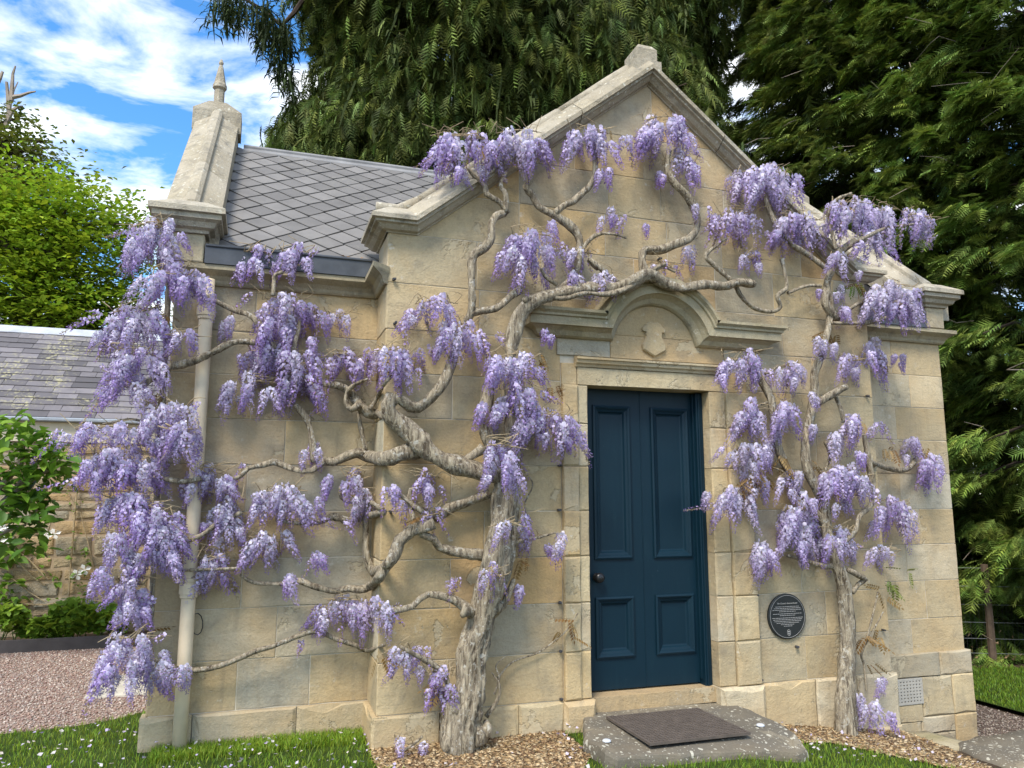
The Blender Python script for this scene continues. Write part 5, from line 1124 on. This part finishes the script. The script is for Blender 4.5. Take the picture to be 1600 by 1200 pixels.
tr = G(1322, 1150, 0)
wr_ = thing('wisteria', (tr[0], tr[1], 0.), 'slim-trunked wisteria trained up the wall right of the plaque', 'wisteria')
branch(wr_, [(1324, 1165, 30), (1322, 1145, 23), (1320, 1100, 17), (1322, 1050, 15), (1324, 990, 12.5), (1320, 930, 13), (1314, 900, 12), (1303, 870, 11), (1292, 830, 10), (1288, 790, 10), (1275, 762, 9), (1262, 735, 9), (1259, 700, 8), (1264, 660, 8), (1272, 620, 8), (1273, 585, 7), (1281, 560, 7), (1290, 530, 6), (1296, 500, 5.5), (1298, 470, 5), (1292, 445, 5), (1300, 420, 6), (1307, 398, 6.5), (1320, 387, 6), (1336, 377, 5.5), (1352, 374, 5)], .14, 'trunk', 16, .08, 5, seed=9)
br2 = [([(1312, 852, 4.5), (1335, 832, 4.5), (1343, 807, 4.5), (1362, 786, 5), (1362, 750, 5.5), (1357, 720, 5.5), (1354, 698, 5), (1350, 680, 4)], .14), ([(1360, 722, 4), (1385, 731, 5), (1407, 735, 5), (1424, 728, 4.5), (1432, 715, 3.5), (1445, 708, 2.5)], .12), ([(1277, 630, 6), (1300, 616, 6.5), (1322, 604, 6.5)], .18), ([(1306, 620, 3), (1314, 640, 3.5), (1318, 660, 3)], .14),
 ([(1185, 580, 5), (1188, 592, 6), (1200, 612, 6), (1206, 630, 6), (1210, 665, 6), (1218, 705, 7), (1236, 742, 7.5), (1262, 785, 7.5), (1288, 818, 8)], .11), ([(1262, 877, 4), (1287, 885, 5), (1307, 884, 6), (1316, 892, 6)], .14), ([(1230, 868, 3), (1245, 872, 3.5), (1262, 877, 4)], .14), ([(1332, 926, 5), (1342, 912, 5), (1351, 905, 5), (1338, 897, 4.5), (1325, 890, 4)], .15),
 ([(1231, 458, 3), (1250, 450, 3), (1265, 446, 3), (1283, 447, 3)], .12), ([(1326, 484, 3), (1340, 475, 3.5), (1356, 469, 3)], .13), ([(1300, 505, 3), (1332, 505, 3.5), (1355, 504, 4), (1386, 496, 3.5)], .15), ([(1292, 450, 6), (1289, 472, 7), (1299, 489, 7), (1308, 500, 5)], .13),
 ([(1340, 377, 3), (1375, 360, 3), (1396, 354, 2.2), (1430, 350, 2)], .2), ([(1306, 390, 3), (1297, 350, 3), (1295, 330, 3), (1307, 312, 3), (1330, 302, 2.5)], .2), ([(1298, 425, 4.5), (1265, 400, 4.5), (1235, 380, 4.5), (1212, 350, 4.5), (1198, 318, 4), (1195, 292, 3.5)], .14),
 ([(1354, 1080, 2), (1350, 1040, 2), (1346, 1022, 2), (1355, 995, 2), (1365, 955, 1.6), (1372, 925, 1.3)], .10), ([(1352, 1008, 1.5), (1368, 978, 1.5), (1380, 956, 1.)], .10), ([(1345, 1060, 1.5), (1340, 1080, 1.5)], .1), ([(1200, 628, 2), (1185, 634, 2), (1170, 645, 1.5)], .13), ([(1195, 584, 2.5), (1205, 580, 2), (1215, 572, 2)], .13), ([(1290, 690, 3), (1297, 712, 3.5), (1290, 735, 3), (1289, 760, 2.5)], .1)]
for rows, off in br2: branch(wr_, rows, off, 'branch' if rows[0][2] > 2.9 else 'twig', 9 if rows[0][2] > 5 else 6, .10)
CR = [(1143, 258, 108, 76, 'n', 1.2), (1112, 322, 92, 76, 's', .9), (1120, 330, 60, 60, 'n', .5), (1150, 393, 52, 42, 'n', .8), (1200, 333, 98, 72, 'n', .95), (1290, 308, 84, 84, 'n', 1.1), (1350, 320, 62, 64, 'n', 1.0), (1400, 328, 66, 58, 's', 1.0), (1415, 335, 55, 55, 'n', .8), (1335, 363, 62, 58, 'n', 1.1), (1288, 393, 48, 54, 'n'), (1287, 440, 30, 36, 'n'), (1303, 478, 30, 32, 'n', 1.2), (1355, 438, 90, 80, 'w', 1.1, .0), (1380, 470, 60, 50, 'n', 1.1, 0.),
 (1120, 552, 82, 64, 'n', 1.3), (1207, 564, 58, 58, 'n', 1.2), (1271, 524, 26, 50, 'w', 1.3), (1294, 534, 18, 38, 'w'), (1304, 553, 48, 52, 'n', 1.2), (1347, 518, 32, 92, 'n', 1.1), (1386, 550, 36, 28, 'k', .8), (1148, 630, 52, 70, 'n', 1.3), (1205, 627, 49, 64, 'n', 1.3), (1254, 613, 30, 34, 'w', 1.2), (1261, 662, 20, 34, 'n'), (1197, 673, 30, 46, 'n', 1.2), (1134, 693, 72, 54, 'w', 1.2), (1095, 762, 28, 44, 'w', .9), (1120, 760, 64, 72, 'w', 1.0),
 (1168, 742, 42, 54, 'w'), (1209, 736, 47, 58, 'n', 1.2), (1292, 678, 32, 48, 'n', 1.1), (1308, 648, 44, 64, 's', 1.1), (1320, 650, 30, 60, 'n', .9), (1354, 658, 38, 40, 's', 1.1), (1404, 684, 40, 38, 'n', 1.3), (1435, 704, 44, 74, 'n', 1.2), (1324, 702, 28, 36, 'n'), (1275, 728, 82, 70, 'n', 1.2), (1301, 778, 34, 42, 'w'), (1357, 776, 72, 78, 'n', 1.1), (1214, 788, 58, 94, 'n', 1.2), (1173, 832, 44, 80, 'w', 1.2), (1276, 820, 64, 72, 'w', 1.1), (1348, 852, 56, 42, 'w', 1.0), (1252, 780, 34, 32, 'k'), (1236, 845, 44, 46, 'n'), (1150, 715, 40, 60, 'w', .8),
 (1336, 1083, 18, 42, 'w', 1.2), (1352, 1093, 28, 58, 'w', 1.4), (1371, 1055, 18, 44, 'w', 1.), (1315, 745, 60, 50, 'n'), (1215, 330, 50, 70, 's'), (1185, 690, 30, 50, 'w')]
clusters(wr_, CR, 13, 1.4)
leaves(wr_, [(1175, 745, 9, 'b'), (1195, 738, 7, 'b'), (1160, 755, 4, 'b'), (1290, 520, 8, 'b'), (1345, 450, 6, 'b'), (1335, 440, 4, 'g'), (1358, 455, 4, 'b'), (1310, 318, 7, 'b'), (1388, 913, 6, 'g'), (1375, 925, 3, 'b'), (1350, 990, 4, 'b'), (1355, 1035, 3, 'b'), (1370, 985, 3, 'b'), (1390, 700, 4, 'b'), (1447, 698, 3, 'b'), (1340, 662, 4, 'b'), (1215, 715, 6, 'b'), (1375, 548, 4, 'b'), (1270, 725, 3, 'b'), (1415, 888, 3, 'g')], 14)
def place_many(lst, name, stuff_name, m, parent, cap=296):
    """the largest of a kind as parts of their own, the rest joined"""
    lst = sorted(lst, key=lambda q: -q[0])
    for _, me, mw in lst[:cap]: inst(name, me, parent, mw)
    rest = lst[cap:]
    if not rest: return
    cache = {}; parts = []
    for _, me, mw in rest:
        if me.name not in cache:
            v = np.empty(len(me.vertices)*3, np.float32); me.vertices.foreach_get('co', v); f = np.empty(len(me.polygons)*3, np.int32); me.polygons.foreach_get('vertices', f); c = np.empty(len(me.vertices)*4, np.float32); me.color_attributes['Col'].data.foreach_get('color', c)
            cache[me.name] = (v.reshape(-1, 3), f.reshape(-1, 3), c.reshape(-1, 4)[:, :3])
        v, f, c = cache[me.name]; m4 = np.array(mw); parts.append((v@m4[:3, :3].T+m4[:3, 3], f, c))
    tag(foliage(stuff_name, parts, m, parent), kind='stuff')
for w_ in (wl, wr_): place_many(PEND[w_.name], 'flower_raceme', 'flower_racemes', PETAL, w_)

# ------------------------------------------------------------------ shrub, climbers and border by the outbuilding
def leaf_mesh(name, col, L, wd, seed):
    rs = np.random.default_rng(seed); c = np.array(col)
    V = [(0, 0, 0), (-wd/2, L*.35, .012), (-wd*.45, L*.65, .008), (0, L, -.02), (wd*.45, L*.65, .008), (wd/2, L*.35, .012), (0, L*.35, -.006), (0, L*.65, -.012)]
    F = [(0, 6, 1), (1, 6, 7), (1, 7, 2), (2, 7, 3), (0, 5, 6), (5, 7, 6), (5, 4, 7), (4, 3, 7)]
    return mesh(name, np.array(V, float), np.array(F), LEAF, True, np.array([c*k for k in (.8, 1, 1.05, 1.1, 1, .95, .85, .9)]))
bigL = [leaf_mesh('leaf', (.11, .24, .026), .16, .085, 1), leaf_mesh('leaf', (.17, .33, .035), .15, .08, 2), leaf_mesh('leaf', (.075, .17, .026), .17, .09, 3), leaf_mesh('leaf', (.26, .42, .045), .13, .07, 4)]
smL = [leaf_mesh('leaf', (.13, .25, .03), .10, .06, 5), leaf_mesh('leaf', (.20, .34, .045), .09, .06, 6)]
rs = random.Random(41)
sb = G(-90, 1010, .2); SY = 3.55
shrub = thing('shrub', (sb[0], SY, .22), 'broad-leaved glossy green shrub growing by the rubble wall', 'shrub')
tips = []
for rows in ([(-100, 1000, 9), (-60, 900, 8), (-20, 820, 7), (20, 770, 6), (45, 740, 4), (58, 715, 3)], [(-20, 820, 6), (0, 760, 5), (30, 730, 5), (35, 700, 4), (40, 670, 3)], [(20, 770, 4), (50, 750, 4), (75, 735, 3), (90, 715, 2)], [(-60, 900, 5), (-20, 850, 4), (10, 830, 3), (40, 820, 2)], [(0, 760, 4), (-10, 720, 3), (0, 680, 2)], [(30, 770, 3), (55, 790, 2.5), (62, 820, 2)]):
    pts = [(*P(x, y, SY+rs.uniform(-.1, .1)), r*pxm(P(x, y, SY))) for x, y, r in rows]; V, F = tube(pts, 7, .08, .06); obj('branch', V, F, TWIGM, shrub)
spots = [(x, y) for x, y in ((5, 668), (30, 662), (45, 680), (70, 685), (88, 705), (60, 705), (35, 700), (10, 700), (95, 735), (80, 745), (50, 735), (20, 730), (-5, 720), (60, 770), (35, 765), (70, 800), (45, 790), (15, 775), (-10, 760), (55, 830), (30, 815), (60, 855), (5, 800), (-15, 690), (-20, 800), (75, 720), (100, 722), (15, 850))]
shl = []
for x, y in spots:
    for k in range(22):
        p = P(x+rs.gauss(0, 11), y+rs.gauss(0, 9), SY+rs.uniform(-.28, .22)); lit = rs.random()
        me = bigL[3] if (y < 735 and lit < .35) else rs.choice(bigL[:3] if y > 740 else bigL[:2])  # palest leaves high, darkest low: light and shade painted by leaf colour
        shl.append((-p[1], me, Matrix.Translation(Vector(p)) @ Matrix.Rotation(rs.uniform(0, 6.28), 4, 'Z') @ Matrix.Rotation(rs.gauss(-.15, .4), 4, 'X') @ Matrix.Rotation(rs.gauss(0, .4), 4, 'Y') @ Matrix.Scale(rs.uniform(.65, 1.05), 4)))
place_many(shl, 'leaf', 'leaves', LEAF, shrub)
def climber(stems, spots, label, loc, seed, n=4, scale=.8):
    r_ = random.Random(seed); t = thing('climbing_plant', loc, label, 'climber')
    for rows in stems:
        pts = [(*P(x, y, OY-.05), r*pxm(P(x, y, OY))) for x, y, r in rows]; V, F = tube(pts, 5, .08, .1); obj('stem', V, F, TWIG, t)
    for (x, y, s) in spots:
        for k in range(n):
            p = P(x+r_.gauss(0, 6), y+r_.gauss(0, 4), OY-r_.uniform(.06, .12))
            inst('leaf', r_.choice(smL), t, Matrix.Translation(Vector(p)) @ Matrix.Rotation(r_.uniform(0, 6.28), 4, 'Z') @ Matrix.Rotation(r_.gauss(-.2, .4), 4, 'X') @ Matrix.Rotation(r_.gauss(0, .4), 4, 'Y') @ Matrix.Scale(s*r_.uniform(.7, 1.2)*scale, 4))
    return t
wf = climber([[(106, 945, 1.6), (109, 900, 1.6), (113, 850, 1.5), (117, 800, 1.4), (121, 750, 1.4), (124, 710, 1.2)], [(106, 940, 1.4), (70, 945, 1.3), (30, 943, 1.2), (0, 945, 1.)], [(108, 935, 1.4), (140, 938, 1.3), (180, 942, 1.2)], [(145, 885, 1.2), (138, 850, 1.), (130, 820, 1.), (126, 800, 1.)], [(125, 790, 1.), (112, 780, 1), (105, 765, .8)]],
        [(118, 783, .5), (118, 797, .5), (122, 835, .5), (130, 858, .9), (122, 872, .9), (132, 880, .9), (112, 860, .6), (128, 895, .9), (118, 905, .7), (125, 915, .7), (130, 925, .7), (132, 950, .8), (140, 945, .9), (78, 935, .6), (110, 940, .5), (50, 938, .5), (102, 768, .5)], 'thin leafy climber on the rubble wall with white flowers', (*P(106, 960, OY)[:2], .22), 51)
for x, y in ((132, 890), (120, 898), (85, 834), (72, 834), (8, 824), (12, 842), (2, 826)):
    p = P(x, y, OY-.1); fb = B(); 
    for k in range(4):
        a = k*1.57+.4; fb.add([p, p+np.array([.05*math.cos(a-.5), -.012, .045*math.sin(a-.5)]), p+np.array([.07*math.cos(a), .0, .06*math.sin(a)]), p+np.array([.05*math.cos(a+.5), -.012, .045*math.sin(a+.5)])], [(0, 1, 2, 3)])
    fb.build('white_flower', plain('white petal', (.75, .74, .70), .6, .2), wf)
climber([[(-10, 850, 2), (15, 855, 1.6), (40, 870, 1.4), (60, 890, 1.3), (75, 905, 1.)], [(70, 915, 1), (50, 900, 1.2), (30, 880, 1.2), (10, 860, 1.2)], [(-10, 890, 1.5), (20, 905, 1.3), (45, 925, 1.), (70, 940, .8)]], [(10, 860, 1.2), (25, 862, 1.1), (0, 875, 1.2), (20, 870, 1.1), (10, 905, 1.1), (28, 912, 1.), (0, 918, 1.1), (12, 938, 1.2), (30, 935, 1.), (5, 930, 1.2), (22, 940, 1.1), (70, 898, .7), (80, 905, .8), (72, 870, .5), (15, 830, 1.3), (20, 835, 1.2), (-5, 845, 1.3)], 'leafy climber sprawling low on the rubble wall', (*P(-10, 950, OY)[:2], .22), 52, 5, 1.05)
GSTEM = plain('green stem', (.10, .16, .04), .8, .2)
# border clumps of lobed leaves
def lobed(col, seed):
    rs_ = np.random.default_rng(seed); V = [(0, 0, .0)]; F = []; C = [np.array(col)*.75]; n = 15
    for i in range(n):
        a = i/n*2*math.pi; r = .05*(1. if i % 3 == 0 else (.62 if i % 3 == 1 else .8))*(1 if abs(a-math.pi*1.5) > .35 else .25); V.append((r*math.cos(a), r*math.sin(a), .012-.35*r)); C.append(np.array(col)*rs_.uniform(.9, 1.2))
    for i in range(n): F.append((0, 1+i, 1+(i+1) % n))
    return mesh('leaf', np.array(V), np.array(F), LEAF, cols=np.array(C))
LB = [lobed((.20, .33, .035), 1), lobed((.26, .40, .04), 2), lobed((.15, .27, .03), 3)]
bd = [(8, 965, 44, 42, 150), (70, 982, 42, 32, 140), (118, 962, 50, 54, 230), (166, 965, 36, 46, 140)]
for i, (x, y, w_, h_, n) in enumerate(bd):
    lab = ['leafy green border clump below the climber\'s low leaves', 'smallest and lowest leafy border clump behind the edging board', 'tallest rounded leafy border clump behind the edging board', 'leafy border clump at the wisteria end of the edging board'][i]
    c0 = P(x, 1000, 4.3); t = thing('border_plant', (c0[0], 4.3, .22), lab, 'plant', 'leafy clumps in the border')
    for k in range(n):
        a = rs.uniform(0, math.pi); rr = rs.random()**.5; p = P(x+math.cos(a)*w_*rr*rs.choice((-1, 1)), y+h_*.45-math.sin(a)*h_*.95*rr, 4.28-.25*math.sin(a)*rs.random()-.05)
        inst('leaf', rs.choice(LB), t, Matrix.Translation(Vector(p)) @ Matrix.Rotation(rs.uniform(0, 6.28), 4, 'Z') @ Matrix.Rotation(rs.gauss(.55, .35), 4, 'X') @ Matrix.Rotation(rs.gauss(0, .35), 4, 'Y') @ Matrix.Scale(rs.uniform(.9, 1.5), 4))
    sbm = B()
    for k in range(8):
        q = P(x+rs.uniform(-w_*.6, w_*.6), y-h_*.2, 4.3); V, F = tube([(c0[0]+rs.uniform(-.1, .1), 4.34, .22, .005), (q[0], 4.32, q[2], .003)], 4, .1); sbm.add(V, F)
    tag(sbm.build('stems', GSTEM, t), kind='stuff')

# ------------------------------------------------------------------ wire fence on the right
f0, f1 = np.array([7.55, 3.62]), np.array([11.6, 1.75]); fd = f1-f0
fence = thing('wire_fence', (8.9, 2.85, -.4), 'post and wire mesh fence before the conifers', 'fence')
def fpos(t): return f0+fd*t
for t in (.02, .355, .69, .99):
    q = fpos(t); V, F = tube([(q[0], q[1], -.45, .05), (q[0]+.01, q[1], .2, .048), (q[0], q[1], .82, .045)], 8, .3, .03); obj('post', V, F, POSTM, fence)
for z in (-.28, -.10, .10, .32, .55, .78):
    V, F = tube([(*fpos(0), z, .003), (*fpos(.5), z-.01, .003), (*fpos(1), z, .003)], 4, .4); obj('wire', V, F, plain('galvanised wire', (.30, .31, .32), .5, .5, .4), fence)
nb = B()
for k in range(80):
    q = fpos(k/79); V, F = tube([(q[0], q[1], -.36, .0012), (q[0], q[1], .56, .0012)], 3, 1.); nb.add(V, F)
tag(nb.build('mesh_wires', IRON, fence), kind='stuff')
dl_ = B()
for k in range(90):
    t = rs.random(); q = fpos(t); z = -.36+.35*rs.random()**2; a = rs.uniform(0, 6.28); s = rs.uniform(.03, .07); b = rs.uniform(-.08, .12)
    dl_.add([(q[0]+b, q[1]+b, z), (q[0]+b+s*math.cos(a), q[1]+b+s*math.sin(a)*.4, z+s*.5), (q[0]+b+s*.5*math.cos(a+1), q[1]+b-.02, z+s*.9), (q[0]+b-s*.3, q[1]+b-.02, z+s*.4)], [(0, 1, 2, 3)])
tag(dl_.build('dry_leaves', plain('dead leaf', (.36, .24, .13), .9, .2, 0, .3)), 'dry tan leaves caught along the foot of the wire fence', 'leaves', None, 'stuff')

# ------------------------------------------------------------------ grass, gravel, chips, petals
rn = np.random.default_rng(77)
def blades(n, sampler, hmin, hmax, wd, col, name, label):
    P_ = sampler(n); n = len(P_); a = rn.uniform(0, 6.28, n); h = rn.uniform(hmin, hmax, n); ln = rn.uniform(.1, .75, n)*h; b = rn.uniform(0, 6.28, n); k = rn.uniform(.7, 1.2, n)*wd
    d = np.column_stack([np.cos(a), np.sin(a), np.zeros(n)])*(k/2)[:, None]; lean = np.column_stack([np.cos(b)*ln, np.sin(b)*ln, np.zeros(n)]); up = np.column_stack([np.zeros(n), np.zeros(n), h])
    V = np.stack([P_-d, P_+d, P_+lean*.35+up*.6+d*.75, P_+lean*.35+up*.6-d*.75, P_+lean+up*.98], 1).reshape(-1, 3)
    F = (np.array([(0, 1, 2), (0, 2, 3), (3, 2, 4)])[None]+(np.arange(n)*5)[:, None, None]).reshape(-1, 3)
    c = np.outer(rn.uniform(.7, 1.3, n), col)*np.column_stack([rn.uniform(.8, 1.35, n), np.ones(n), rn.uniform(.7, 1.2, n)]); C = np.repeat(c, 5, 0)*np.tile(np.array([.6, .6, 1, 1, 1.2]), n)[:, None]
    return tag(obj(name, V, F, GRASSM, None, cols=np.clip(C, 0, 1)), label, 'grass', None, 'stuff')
def samp(poly, excl, zf, x0, x1, y0, y1):
    def f(n):
        x = rn.uniform(x0, x1, n); y = rn.uniform(y0, y1, n); k = [i for i in range(n) if inpoly(x[i], y[i], poly) and not any(inpoly(x[i], y[i], e) for e in excl)]
        x, y = x[k], y[k]; return np.column_stack([x, y, [zf(a, b) for a, b in zip(x, y)]])
    return f
inner = [(px_-.0, py_) for px_, py_ in stp]
blades(60000, samp(lawn_poly, [mulchL, mulchR, inner], lambda x, y: gz(min(x, 4.5), -2)+.001, -2.2, 4.45, -1.45, 1.5), .018, .044, .0040, (.205, .33, .03), 'grass', 'short green grass of the front lawn')
blades(7000, samp(lawn_poly, [mulchL, mulchR, inner], lambda x, y: gz(x, -2)+.001, -.5, .72, .12, .43), .022, .06, .0042, (.205, .33, .03), 'grass', 'longer grass at the foot of the left wall')
blades(22000, samp(rl, [], lambda x, y: -.379, 7.05, 9.6, .2, 3.3), .02, .045, .007, (.16, .28, .026), 'grass', 'short grass of the strip before the wire fence')
def bits(n, sampler, smin, smax, cols_, name, label, cat, flat=1., m=PEB, sink=.25, long=1.):
    P_ = sampler(n); n = len(P_); T = np.array([(1, 0, 0), (-1, 0, 0), (0, 1, 0), (0, -1, 0), (0, 0, 1), (0, 0, -1)], float)*np.array([long, 1, flat]); TF = np.array([(0, 2, 4), (2, 1, 4), (1, 3, 4), (3, 0, 4), (2, 0, 5), (1, 2, 5), (3, 1, 5), (0, 3, 5)])
    s = rn.uniform(smin, smax, n)*.5; Mx = rotm(rn.uniform(0, 6.28, n), rn.normal(0, .3, n), rn.normal(0, .3, n)); P_[:, 2] += s*flat*(1-sink)
    V = (np.einsum('nij,vj->nvi', Mx, T)*rn.uniform(.7, 1.2, (n, 6))[:, :, None])*s[:, None, None]+P_[:, None, :]
    c = np.array(cols_)[rn.integers(0, len(cols_), n)]*rn.uniform(.7, 1.25, n)[:, None]
    F = (TF[None]+(np.arange(n)*6)[:, None, None]).reshape(-1, 3)
    return tag(obj(name, V.reshape(-1, 3), F, m, None, cols=np.clip(np.repeat(c, 6, 0), 0, 1)), label, cat, None, 'stuff')
bits(26000, samp(gravel_poly, [], lambda x, y: .178, -3.2, -.5, .8, 4.0), .010, .026, [(.36, .25, .20), (.44, .34, .28), (.28, .18, .15), (.50, .43, .37), (.33, .27, .24)], 'gravel', 'loose pink and cream gravel stones on the path', 'gravel', .6)
bits(9000, samp([(5.75, -.3), (7.05, -.3), (7.05, 4), (5.75, 4)], [], lambda x, y: -.418, 5.7, 7.05, -.3, 3.), .012, .032, [(.20, .15, .12), (.27, .22, .18), (.14, .10, .085), (.33, .28, .23)], 'gravel', 'loose brown gravel stones on the side path', 'gravel', .6)
zc = lambda x, y: gz(min(x, 4.5), -2)+.006
chipc = [(.38, .26, .13), (.46, .33, .18), (.27, .17, .085), (.53, .41, .25), (.18, .11, .06)]
bits(8500, samp(mulchL, [inner], zc, .7, 1.95, -.85, .02), .012, .038, chipc, 'wood_chips', 'tan wood chips round the thick wisteria trunk', 'wood chips', .22, PEB, .0, 1.7)
bits(10000, samp(mulchR, [inner], zc, 3.2, 4.6, -1., .02), .012, .038, chipc, 'wood_chips', 'tan wood chips round the slim wisteria trunk', 'wood chips', .22, PEB, .0, 1.7)
# fallen petals
def petals(n, sampler, dz, label):
    P_ = sampler(n); n = len(P_); P_[:, 2] += dz*rn.uniform(.5, 1.1, n); s = rn.uniform(.008, .017, n); T = np.array([(-.7, 0, 0), (0, -1, .25), (.8, 0, .1), (0, 1, .3)]); Mx = rotm(rn.uniform(0, 6.28, n), rn.normal(0, .4, n), rn.normal(0, .4, n))
    V = np.einsum('nij,vj->nvi', Mx, T)*s[:, None, None]+P_[:, None, :]; F = (np.array([(0, 1, 2), (0, 2, 3)])[None]+(np.arange(n)*4)[:, None, None]).reshape(-1, 3)
    c = np.array([(.66, .58, .72), (.72, .66, .66), (.50, .40, .66), (.70, .60, .52)])[rn.integers(0, 4, n)]
    return tag(obj('fallen_petals', V.reshape(-1, 3), F, PETAL, None, cols=np.repeat(c, 4, 0)), label, 'petals', None, 'stuff')
petals(900, samp(lawn_poly, [mulchL, mulchR, inner], lambda x, y: gz(min(x, 4.5), -2), -1.4, 3.9, -.9, 1.0), .052, 'pale lilac petals fallen on the front lawn')
petals(60, samp(mulchR+[], [], zc, 3.2, 4.5, -1., .0), .03, 'pale petals fallen on the wood chips by the slim trunk')
petals(40, samp(mulchL, [inner], zc, .7, 1.9, -.85, .0), .03, 'pale petals fallen on the wood chips by the thick trunk')
